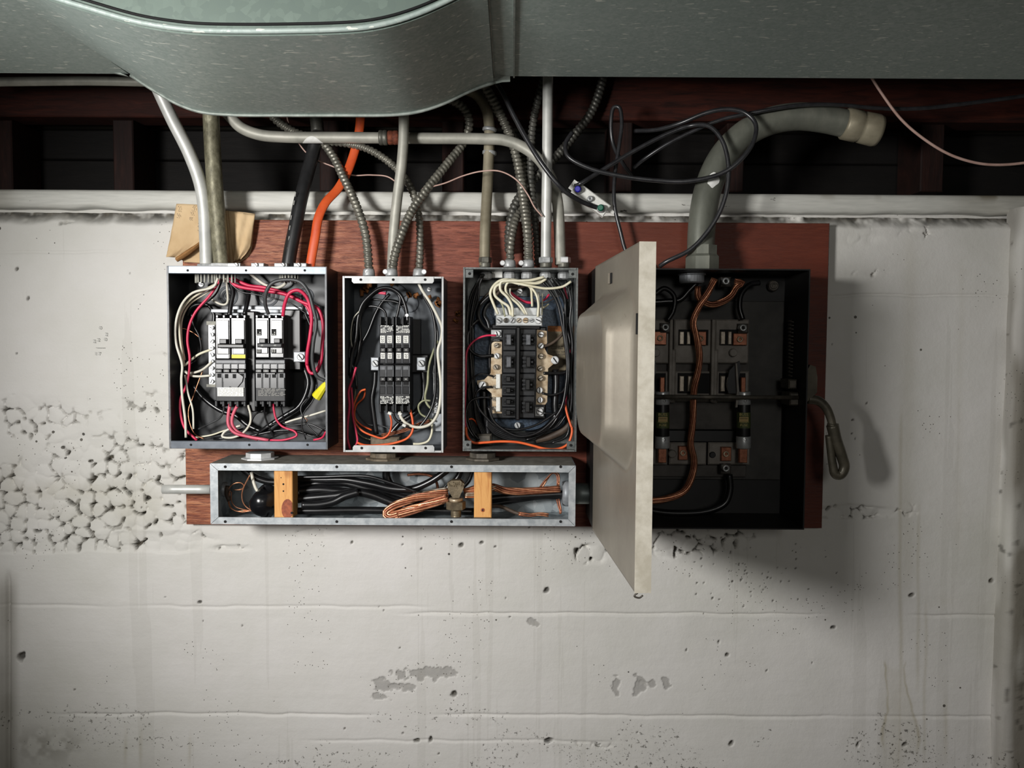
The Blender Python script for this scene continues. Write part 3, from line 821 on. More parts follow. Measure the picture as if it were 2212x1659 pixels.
# ------------------------------------------------------------------ armored flexible cables
def armored(pts, dpx, label, mat='bx_armor', pitch=9.4, clamp=None):
    w = spline(path(pts), 10); yy = sum(p.y for p in w)/len(w)
    pm = PM(yy); r = dpx/2*pm; st = pitch*pm/5
    w = resample(w, st); fr = frames(w); n = 14
    root = thing('armored_cable', w[-1], label, 'cable', 'armored flexible cables')
    vs = []; fs = []; mm = len(w)
    for i in range(mm):
        t, u, q = fr[i]
        for k in range(n):
            an = 2*math.pi*k/n
            ph = (i/5 + k/n) % 1.0
            rr = r*(1.0 if .22 < ph < .80 else .79)
            vs.append(w[i] + (u*math.cos(an) + q*math.sin(an))*rr)
    for i in range(mm-1):
        for k in range(n):
            k2 = (k+1) % n; fs.append((i*n+k, i*n+k2, (i+1)*n+k2, (i+1)*n+k))
    m = MB().add(vs, fs, True)
    m.f += [tuple(range(n-1, -1, -1)), tuple((mm-1)*n + k for k in range(n))]; m.sm += [False, False]
    m.build('armor', mat, root)
    if clamp:
        cx, cy, side = clamp
        y = pts[-1][2]; s = PM(y)
        c = P(cx, cy, y)
        body = MB().rev(c, c + Vector((0, 0, 16*s)), [(0, 13*s), (3*s, 13.5*s), (12*s, 12.5*s), (16*s, 11*s)], 14)
        ear = c + Vector((side*15*s, -.001, 9*s))
        body.obox(c + Vector((side*11*s, 0, 9*s)), (12*s, 11*s, 11*s), Matrix.Identity(3), .001)
        cl = body.build('clamp', 'zinc', root)
        MB().rev(ear + Vector((0, -.003, 0)), ear + Vector((0, -.008, 0)), [(0, 6*s), (.003, 6*s), (.005, 4.4*s)], 12).build('clamp_screw', 'zinc_bright', cl)
    return root
armored([(578, 238, 1.39), (600, 262, 1.392), (640, 287, 1.393), (690, 303, 1.39), (715, 330, 1.384), (745, 390, 1.366), (772, 450, 1.352), (790, 510, 1.345), (798, 592, 1.343)], 19, 'armored cable ending at the left of the small panel top', clamp=(797, 597, -.1))
armored([(700, 306, 1.385), (740, 309, 1.383), (790, 320, 1.378), (838, 348, 1.374), (875, 385, 1.37), (895, 425, 1.366), (905, 470, 1.362), (908, 530, 1.356), (905, 592, 1.35)], 17, 'armored cable curving down to the right of the small panel top', clamp=(905, 597, .8))
armored([(945, 212, 1.375), (975, 217, 1.378), (1003, 236, 1.386), (1014, 265, 1.390), (1003, 305, 1.389), (965, 355, 1.37), (925, 405, 1.35), (890, 455, 1.338), (866, 510, 1.322), (852, 555, 1.317), (847, 592, 1.316)], 19, 'armored cable hooking over and crossing down to the small panel centre', clamp=(846, 597, -.8))
armored([(1042, 178, 1.372), (1062, 212, 1.376), (1085, 255, 1.382), (1108, 310, 1.386), (1122, 370, 1.378), (1132, 440, 1.360), (1140, 510, 1.340), (1142, 572, 1.338)], 21, 'long armored cable slanting from under the duct to the right panel', clamp=(1141, 578, -1))
armored([(1180, 160, 1.375), (1165, 205, 1.375), (1152, 265, 1.384), (1147, 330, 1.386), (1148, 400, 1.382), (1155, 470, 1.374), (1161, 530, 1.366), (1163, 575, 1.360)], 18, 'armored cable passing behind the straight light grey conduit', 'bx_dark')
armored([(1306, 150, 1.425), (1296, 195, 1.424), (1276, 245, 1.422), (1240, 293, 1.418), (1205, 335, 1.410), (1165, 375, 1.396), (1130, 415, 1.382), (1110, 450, 1.372), (1100, 500, 1.366), (1100, 545, 1.36)], 20, 'dark armored cable descending from the upper right behind the conduits', 'bx_dark')
armored([(1028, 182, 1.408), (1060, 225, 1.412), (1100, 280, 1.414), (1130, 340, 1.412), (1138, 390, 1.404), (1126, 440, 1.384), (1112, 480, 1.360), (1103, 530, 1.344), (1102, 572, 1.34)], 18, 'armored cable tucked behind the long slanting one', clamp=(1101, 578, -1))

# ------------------------------------------------------------------ loose cables and wires above the boxes
def cable(name, pts, dpx, mat, label, cat='cable', n=10, sub=8, flat=1.0, base=-1):
    w = path(pts); yy = sum(p.y for p in w)/len(w)
    m = MB().tube(w, dpx/2*PM(yy), n, sub, flat=flat)
    root = thing(name, w[base], label, cat)
    m.build('jacket', mat, root)
    return root
cb = cable('sleeved_cable', [(682, 300, 1.386), (676, 330, 1.384), (664, 375, 1.372), (650, 430, 1.355), (638, 490, 1.345), (628, 540, 1.340), (622, 578, 1.338)], 29, 'cable_black', 'thick black sleeved cable dropping to the left breaker panel', n=14)
MB().tube(path([(680, 236, 1.39), (684, 262, 1.39), (686, 285, 1.39)]), 14*PM(1.39), 12, 4).build('sleeve_end', 'bx_dark', cb)
m = MB()
for k, (a, b) in enumerate([(641, 420), (638, 438), (632, 470), (629, 492), (627, 515), (624, 540)]):
    p = P(a - 3, b, 1.325 + (600-b)*.00008); m.obox(p, (.0012, .0006, .007), Matrix.Rotation(.18, 3, 'Y'))
m.build('printed_marking', 'print_grey', cb)
co_ = cable('orange_cable', [(779, 235, 1.388), (777, 275, 1.388), (768, 320, 1.386), (750, 372, 1.378), (730, 408, 1.366), (703, 438, 1.352), (688, 470, 1.344), (681, 510, 1.340), (674, 550, 1.338), (669, 582, 1.337)], 20, 'cable_orange', 'flat orange cable dropping to the left breaker panel', n=12, flat=.45)
cable('coaxial_cable', [(1062, 165, 1.318), (1085, 200, 1.316), (1110, 250, 1.312), (1140, 305, 1.306), (1175, 360, 1.300), (1215, 408, 1.302), (1250, 432, 1.318), (1280, 445, 1.330), (1296, 450, 1.334)], 10.5, 'coax_black', 'black coaxial cable running diagonally to the green splitter port')
cable('coaxial_cable', [(1243, 402, 1.332), (1255, 396, 1.325), (1300, 368, 1.332), (1370, 326, 1.335), (1440, 290, 1.335), (1490, 272, 1.330), (1530, 272, 1.312), (1558, 300, 1.300), (1572, 345, 1.294), (1572, 400, 1.292), (1556, 455, 1.294), (1525, 505, 1.298), (1490, 540, 1.305), (1440, 565, 1.315), (1425, 575, 1.322)], 9.5, 'coax_black', 'black coaxial cable from the blue splitter port looping past the service conduit')
cable('coaxial_cable', [(2290, 192, 1.33), (2212, 207, 1.33), (2100, 222, 1.33), (1990, 234, 1.33), (1900, 234, 1.325), (1800, 226, 1.318), (1720, 228, 1.312), (1640, 241, 1.315), (1560, 258, 1.33), (1500, 282, 1.34), (1440, 312, 1.352), (1390, 345, 1.37), (1370, 362, 1.39)], 8.5, 'coax_black', 'black coaxial cable coming in from the right edge over the service conduit', base=0)
cable('coaxial_cable', [(1418, 576, 1.325), (1392, 575, 1.335), (1366, 564, 1.342), (1352, 543, 1.345), (1340, 500, 1.345), (1327, 440, 1.346), (1328, 380, 1.350), (1338, 310, 1.355), (1343, 262, 1.358), (1337, 232, 1.36), (1326, 232, 1.362), (1320, 262, 1.364), (1324, 310, 1.368), (1345, 352, 1.38), (1365, 380, 1.40)], 8.5, 'coax_black', 'narrow hanging loop of black coaxial cable beside the splitter', base=0)
cable('coaxial_cable', [(1236, 286, 1.345), (1222, 310, 1.340), (1226, 336, 1.334), (1270, 362, 1.328), (1340, 380, 1.322), (1420, 390, 1.318), (1490, 391, 1.305), (1560, 374, 1.292), (1600, 345, 1.288), (1628, 305, 1.290), (1632, 268, 1.296), (1610, 244, 1.302), (1570, 236, 1.308), (1525, 244, 1.318), (1470, 266, 1.335), (1420, 280, 1.36), (1370, 283, 1.39)], 9.5, 'coax_black', 'wide horizontal coil of black coaxial cable over the service conduit')
cable('thin_wire', [(1872, 150, 1.31), (1900, 195, 1.31), (1945, 256, 1.31), (1990, 296, 1.31), (2050, 333, 1.31), (2110, 352, 1.31), (2160, 356, 1.31), (2225, 350, 1.31), (2300, 335, 1.31)], 6, 'wire_pink', 'sagging thin pink wire at the upper right', 'wire', n=8, base=0)
cable('thin_wire', [(620, 236, 1.40), (622, 262, 1.40), (640, 300, 1.40), (662, 330, 1.40), (690, 348, 1.398), (720, 360, 1.396), (760, 378, 1.394), (800, 378, 1.392), (838, 382, 1.390), (866, 402, 1.386)], 3.2, 'wire_pink', 'thin pale wire wandering behind the black sleeved cable', 'wire', n=6, base=0)
cable('thin_wire', [(912, 408, 1.352), (960, 396, 1.35), (1000, 380, 1.345), (1040, 370, 1.335), (1080, 370, 1.328), (1115, 388, 1.322), (1140, 420, 1.318), (1155, 448, 1.317), (1172, 468, 1.317)], 3.4, 'wire_pink', 'thin copper wire arching across the tan conduit', 'wire', n=6)

# ------------------------------------------------------------------ cable splitter
def build_splitter():
    y = 1.335
    a, b = P(1240, 404, y), P(1312, 457, y)
    ax = (b - a); ang = math.atan2(ax.z, ax.x)
    rot = Matrix.Rotation(-ang, 3, 'Y')
    root = thing('cable_splitter', (a+b)/2, 'small silver cable splitter hanging by its cables at a slant', 'splitter')
    cen = (a+b)/2; L = ax.length
    s = PM(y)
    m = MB().obox(cen + rot @ Vector((0, .006, 0)), (L*.98, .016, 29*s), rot, .0015)
    m.build('body', 'label_white', root)  # body and ears: lamp glare on the silver metal painted as white
    m = MB().obox(cen + rot @ Vector((-L*.5, .004, 3*s)), (18*s, .002, 22*s), rot).obox(cen + rot @ Vector((L*.54, .010, 8*s)), (20*s, .002, 7*s), rot)
    m.build('mounting_ear', 'label_white', root)
    for k, (px, py, r, mt) in enumerate([(1249, 411, 9, 'zinc'), (1274.5, 430, 6.5, 'zinc'), (1298, 451, 9, 'zinc')]):
        c = P(px, py, y - .002)
        pt = MB().rev(c + Vector((0, .004, 0)), c + Vector((0, -.006, 0)), [(0, r*s), (.007, r*s), (.010, r*s*.85), (.010, r*s*.35), (.004, r*s*.3)], 16).build('port', mt, root)
        if k != 1:
            MB().rev(c + Vector((0, -.004, 0)), c + Vector((-.002, -.013, .0)), [(0, r*s*.78), (.007, r*s*.78), (.009, r*s*.55)], 14).build('connector_ring', 'conn_blue' if k == 0 else 'conn_green', pt)
    MB().disc(1242.5, 399, y - .006, 2.6, .002).build('screw_hole', 'dark_hole', root)
build_splitter()

# ------------------------------------------------------------------ backing board and paper
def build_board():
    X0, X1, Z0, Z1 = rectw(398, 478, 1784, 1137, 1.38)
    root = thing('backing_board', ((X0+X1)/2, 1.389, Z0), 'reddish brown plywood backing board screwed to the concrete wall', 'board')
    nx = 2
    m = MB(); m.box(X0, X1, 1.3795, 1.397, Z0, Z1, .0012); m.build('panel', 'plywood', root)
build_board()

def sheet(name, mat, parent, left, right, y0, curl, nu=18, nv=22, seed=1, th=.0008):
    """paper sheet between two edge polylines (pixel points), with creases"""
    m = MB(); vs = []
    lw = spline([P(a, b, y0) for a, b in left], 6); rw = spline([P(a, b, y0) for a, b in right], 6)
    r = random.Random(seed)
    def at(w, t):
        f = t*(len(w)-1); i = min(int(f), len(w)-2); return w[i].lerp(w[i+1], f-i)
    for j in range(nv+1):
        A, B = at(lw, j/nv), at(rw, j/nv)
        for i in range(nu+1):
            p = A.lerp(B, i/nu)
            d = curl(i/nu, j/nv) + r.uniform(-.0006, .0006)
            vs.append(p + Vector((0, -d, 0)))
    n = len(vs); fs = []
    for j in range(nv):
        for i in range(nu):
            a = j*(nu+1)+i; fs.append((a, a+nu+1, a+nu+2, a+1))
    m.add(vs, fs, True)
    o = m.build(name, mat, parent)
    md = o.modifiers.new('thickness', 'SOLIDIFY'); md.thickness = th
    return o
env = thing('paper_envelope', P(455, 570, 1.37), 'crumpled brown paper envelope tucked behind the two left conduits', 'envelope')
sheet('back_sheet', 'paper', env, [(384, 442), (377, 480), (372, 520), (384, 552), (398, 566)], [(552, 462), (549, 490), (545, 520), (536, 550), (505, 572)], 1.371, lambda u, v: .003*math.sin(u*9+v*3) + .004*max(0, u-.7)*math.sin(v*6)*3, seed=2)
sheet('front_fold', 'paper', env, [(381, 440), (376, 470), (370, 505), (364, 540), (362, 556)], [(470, 444), (466, 470), (452, 502), (420, 530), (378, 556)], 1.365, lambda u, v: .002*math.sin(u*5) + .006*v*v*(1-u), seed=3)
sheet('torn_roll', 'paper_dark', env, [(452, 503), (425, 526), (400, 542), (380, 556)], [(446, 520), (425, 538), (402, 556), (384, 566)], 1.361, lambda u, v: .006*math.sin(u*math.pi), 10, 14, seed=4)
sheet('right_fold', 'paper', env, [(492, 456), (496, 490), (500, 530), (503, 566)], [(551, 464), (547, 500), (540, 535), (520, 560)], 1.366, lambda u, v: .006*math.sin(u*3.1)*math.sin(v*2.6+.4) + .0015*math.sin(u*14 + v*5), seed=5)
# faded handwriting strokes on the paper
m = MB()
rr = random.Random(9)
for cx, cy, n_ in ((386, 446, 5), (385, 462, 4), (418, 445, 4), (415, 454, 5), (411, 470, 3), (428, 480, 5), (430, 495, 5)):
    for k in range(n_):
        p = P(cx + rr.uniform(-2.5, 2.5), cy + k*2.6, 1.3585)
        m.obox(p, (.0022*rr.uniform(.6, 1.4), .0003, .0006), Matrix.Rotation(rr.uniform(-1, 1), 3, 'Y'))
m.build('handwriting', 'wire_brown', env)
simple('knockout_grey', lin(58, 62, 66), lin(76, 80, 84), .6, .1, 24)
# ------------------------------------------------------------------ electrical boxes
def enclosure(root, x0, y0, x1, y1, yf, yb, mat_in, mat_edge, t=.0016):
    """open sheet metal tray: back, four walls, bright front edges"""
    X0, X1, Z0, Z1 = rectw(x0, y0, x1, y1, yf)
    m = MB(); m.box(X0, X1, yb - .002, yb, Z0, Z1); m.build('back_plate', mat_in, root)
    for nm, a in (('side_wall', (X0, X0+t, yf, yb-.002, Z0, Z1)), ('side_wall', (X1-t, X1, yf, yb-.002, Z0, Z1)),
                  ('top_wall', (X0+t, X1-t, yf, yb-.002, Z1-t, Z1)), ('bottom_wall', (X0+t, X1-t, yf, yb-.002, Z0, Z0+t))):
        MB().box(*a).build(nm, mat_in, root)
    e = .0006
    m = MB()
    m.box(X0-e, X0+t+e, yf-.001, yf+.003, Z0-e, Z1+e).box(X1-t-e, X1+e, yf-.001, yf+.003, Z0-e, Z1+e)
    m.box(X0+t, X1-t, yf-.001, yf+.003, Z1-t-e, Z1+e).box(X0+t, X1-t, yf-.001, yf+.003, Z0-e, Z0+t+e)
    m.build('rim', mat_edge, root)
    return X0, X1, Z0, Z1
def hole(root, px, py, y, r=2.6):
    return MB().disc(px, py, y, r, .0015, 12).build('screw_hole', 'dark_hole', root)
def screw(root, px, py, y, r, mat='zinc', ang=.6, name='screw'):
    s = PM(y); c = P(px, py, y)
    MB().rev(c + Vector((0, .004, 0)), c, [(0, r*s), (.003, r*s), (.004, r*s*.8)], 14).build(name, mat, root)
    o = MB().obox(c + Vector((0, -.0002, 0)), (r*1.5*s, .0006, r*.28*s), Matrix.Rotation(ang, 3, 'Y')).build('screw_slot', 'dark_hole', root)
    return o
def wires(root, T, lst, y0, y1, rmul=1.0):
    """(material, width in crop px, points in crop px, optional depth list)"""
    ox, oy, k = T
    rr = random.Random(len(lst))
    for w in lst:
        mt, wd, pts = w[0], w[1], w[2]
        n = len(pts)
        if len(w) > 3: d = w[3]; ds = [d[0] + (d[1]-d[0])*i/(n-1) for i in range(n)] if len(d) == 2 else d
        else:
            a = rr.uniform(y0, y1); b = rr.uniform(y0, y1); ds = [a + (b-a)*i/(n-1) + rr.uniform(-.003, .003) for i in range(n)]
        q = [P(ox + k*x, oy + k*y, dd) for (x, y), dd in zip(pts, ds)]
        yy = sum(ds)/n
        MB().tube(q, wd*k/2*PM(yy)*rmul, 8, 5).build('wire', mt, root)

# ================= left breaker panel
T1 = (350, 550, .2652)
def c1(x, y): return 350 + .2652*x, 550 + .2652*y
YF1, YB1 = 1.295, 1.379
p1 = thing('breaker_panel', P(535, 970, 1.34), 'large open black breaker panel at the left with red and white wires', 'breaker panel', 'open electrical panels')
enclosure(p1, 364, 576, 706, 969, YF1, YB1, 'panel_black', 'breaker_edge')
MB().pbox(363, 575, 705, 592, YF1-.0012, YF1+.002, .001).build('top_flange', 'panel_flange', p1)
MB().pbox(368, 953, 706, 970, YF1-.0012, YF1+.002, .001).build('bottom_flange', 'panel_flange_low', p1)
for x in (405, 531, 658): hole(p1, x, 584, YF1-.0022)
for x in (412, 538, 664): hole(p1, x, 961, YF1-.0022)
# knock-outs stamped in the back
for x, y, r in ((577, 637, 26), (492, 640, 22), (660, 640, 18)):
    MB().ring(x, y, YB1-.0028, r, r-5, .0008, 28).ring(x, y, YB1-.0028, r*.62, r*.62-5, .0008, 24).ring(x, y, YB1-.0028, r*.25, r*.1, .0008, 20).build('knockout', 'knockout_grey', p1)
MB().pbox(500, 660, 690, 690, 1.362, 1.377, .002).pbox(455, 668, 640, 676, 1.35, 1.362, .001).build('mounting_pan', 'pan_steel', p1)
MB().pbox(533, 672, 552, 890, 1.335, 1.377, .002).build('bus_cover', 'toggle_black', p1)
MB().pbox(610, 668, 650, 800, 1.345, 1.377, .002).build('bus_insulator', 'toggle_black', p1)
# locknut of the conduits inside the top
for x, w_ in ((446, 22), (487, 24), (625, 20)):
    m = MB(); c0 = P(x, 598, 1.338); s = PM(1.338)
    for k in range(9):
        an = k/9*math.pi; m.box(c0.x - math.cos(an)*w_*s - .0012, c0.x - math.cos(an)*w_*s + .0012, 1.338 - math.sin(an)*w_*s, 1.338 - math.sin(an)*w_*s + .003, c0.z - .010, c0.z + .004)
    m.build('bushing', 'coupling_steel', p1)
# neutral bar
nb = MB().pbox(450, 700, 465, 832, 1.335, 1.36, .001).build('neutral_bar', 'zinc_bright', p1)
for k in range(9): screw(nb, 456.5, 708 + k*14.5, 1.331, 5, 'zinc_bright', .3 + k)
MB().pbox(446, 694, 468, 702, 1.333, 1.37).pbox(446, 830, 468, 836, 1.333, 1.37).build('bar_bracket', 'coupling_steel', p1)
lug = MB().pbox(634, 760, 659, 782, 1.328, 1.36, .001).build('lug', 'pan_steel', p1)
screw(lug, 648.5, 771, 1.325, 7.5, 'zinc', .9)
screw(p1, 434, 614, 1.352, 6, 'zinc_bright', .3); 
def two_pole(root, x0, y0, x1, y1, yf, style):
    b = MB(); xm = (x0+x1)/2
    h = y1-y0; w = (x1-x0)/2
    b.pbox(x0, y0+6, xm-.6, y1, yf, yf+.05, .0012).pbox(xm+.6, y0+6, x1, y1, yf, yf+.05, .0012)
    for i in range(5): b.pbox(x0 + i*(x1-x0-6)/4, y0, x0 + i*(x1-x0-6)/4+6, y0+9, yf+.006, yf+.045, .001)
    br = b.build('circuit_breaker', 'breaker_black', root)
    for k in range(2):
        a = x0 + k*(w+1) + 3; e = a + w - 7
        MB().pbox(a, y0+h*.12, e, y0+h*.90, yf-.0018, yf+.001, .0008).build('face_plate', 'breaker_black', br)
        MB().pbox(a+5, y0+h*.55, e-5, y0+h*.66, yf-.008, yf, .001).build('toggle', 'toggle_black', br)
        if style == 2:
            MB().pbox(a, y0+h*.33, a+10, y0+h*.48, yf-.0026, yf-.001).pbox(a, y0+h*.80, a+10, y0+h*.89, yf-.0026, yf-.001).build('rating_window', 'dark_hole', br)
            m = MB()
            for q in range(5): m.pbox(a+2, y0+h*(.145+.026*q), a+2+12+(q*7 % 5), y0+h*(.145+.026*q)+.9, yf-.0024, yf-.0017)
            for (u, v) in ((3, .455), (7, .455), (7, .41), (3, .82), (7, .82), (3, .86), (7, .86)): m.pbox(a+u-.9, y0+h*v-1.3, a+u+.9, y0+h*v+1.3, yf-.0031, yf-.0025)
            m.build('fine_print', 'print_white', br)
    MB().pbox(x0+4, y0+h*.66, x1-4, y0+h*.76, yf-.013, yf-.003, .0015).build('tie_bar', 'toggle_black' if style == 1 else 'breaker_dull', br)
    if style == 2:
        lettering('50', x0+14.5, y0+h*.71, yf-.0133, 3.6, 'print_white', br, math.pi)
        lettering('50', x1-19, y0+h*.71, yf-.0133, 3.6, 'print_white', br, math.pi)
    else:
        MB().pbox(x0+3, y0+h*.682, x1-14, y0+h*.690, yf-.0137, yf-.012).build('bar_edge', 'print_grey', br)
        MB().pbox(xm+2, y1-9, x1-1, y1-1, yf-.0016, yf).build('marking_tag', 'label_yellow', br)
        MB().pbox(x0+3, y1-9, xm-4, y1-1, yf-.0016, yf).build('marking_tag', 'label_white', br)
    return br
def quad(root, x0, y0, x1, y1, yf, texts, style, xoff=0):
    b = MB(); w = (x1-x0)/4; h = y1-y0
    b.pbox(x0, y0, x1, y1-12, yf, yf+.05, .001)
    for i in range(5): b.pbox(x0-2 + i*(x1-x0-4)/4, y1-14, x0-2 + i*(x1-x0-4)/4 + 6, y1, yf+.006, yf+.045, .001)
    b.pbox(x0+2, y1-12, x1-2, y1-6, yf+.014, yf+.045)
    br = b.build('circuit_breaker', 'breaker_dull', root)
    MB().pbox(x0+1, y0+2, x1-1, y0+9, yf-.0014, yf, .0005).build('end_strip', 'breaker_edge', br)
    for i in range(4):
        a = x0 + i*w
        MB().pbox(a+1.2, y0+11, a+w-2.6, y0+20, yf-.0012, yf).pbox(a+1.2, y0+30, a+w-2.6, y0+62, yf-.0012, yf).build('pole_face', 'breaker_black', br)
        MB().pbox(a+w-2.2, y0+10, a+w-.6, y0+40, yf-.0022, yf).build('pole_rib', 'breaker_edge', br)
        tx = a - (0 if style == 1 else 0)
        tg = MB().pbox(tx-.5, y0+21, tx+w-2, y0+29.5, yf-.010, yf, .0012).build('toggle', 'toggle_black', br)
        MB().pbox(a+4, y0+31, a+w-4, y0+40, yf-.0016, yf).build('toggle_slot', 'dark_hole', br)
        lettering(texts[i], tx+w*.5-1, y0+25, yf-.0103, 3.6, 'print_white', br)
    if style == 1:
        MB().pbox(x0+4, y1-42, x1-5, y1-23, yf-.0020, yf).build('rating_label', 'label_white', br)
        m = MB(); r = random.Random(3)
        for j in range(6):
            xx = x0+6
            while xx < x1-10:
                L = r.uniform(2, 8); m.pbox(xx, y1-40+j*2.8, xx+L, y1-39.2+j*2.8, yf-.0024, yf-.0020); xx += L + r.uniform(1, 3)
        m.build('fine_print', 'print_grey', br)
        # arched tie between the middle handles
        MB().pprism([(x0+16, y0+30), (x1-17, y0+30), (x1-6, y0+38), (x1-8, y0+48), (x1-18, y0+60), (x0+24, y0+58), (x0+17, y0+48)], yf-.004, yf).build('handle_tie', 'breaker_black', br)
        for q in (0, 1): MB().pbox(x0+20+q*17, y0+32, x0+27+q*17, y0+41, yf-.0048, yf-.0035).build('tie_slot', 'dark_hole', br)
    else:
        m = MB(); r = random.Random(8)
        for j in range(7):
            xx = x0+6
            while xx < x1-9:
                L = r.uniform(2, 12)
                if r.random() < .75: m.pbox(xx, y1-40+j*2.5, xx+L, y1-39+j*2.5, yf-.0008, yf+.0002)
                xx += L + r.uniform(1, 3)
        m.build('fine_print', 'print_grey', br)
        MB().pbox(x0+w*1.5, y0+30, x0+w*2.5+2, y0+32.5, yf-.007, yf-.001).build('handle_tie', 'breaker_black', br)
    return br
two_pole(p1, 465.5, 680, 531, 775, 1.318, 1)
two_pole(p1, 551.5, 680, 613, 773, 1.318, 2)
quad(p1, 465.5, 776, 531, 879, 1.318, ('30', '50', '50', '30'), 1)
quad(p1, 551.5, 776, 616, 879, 1.318, ('20', '20', '20', '20'), 2)
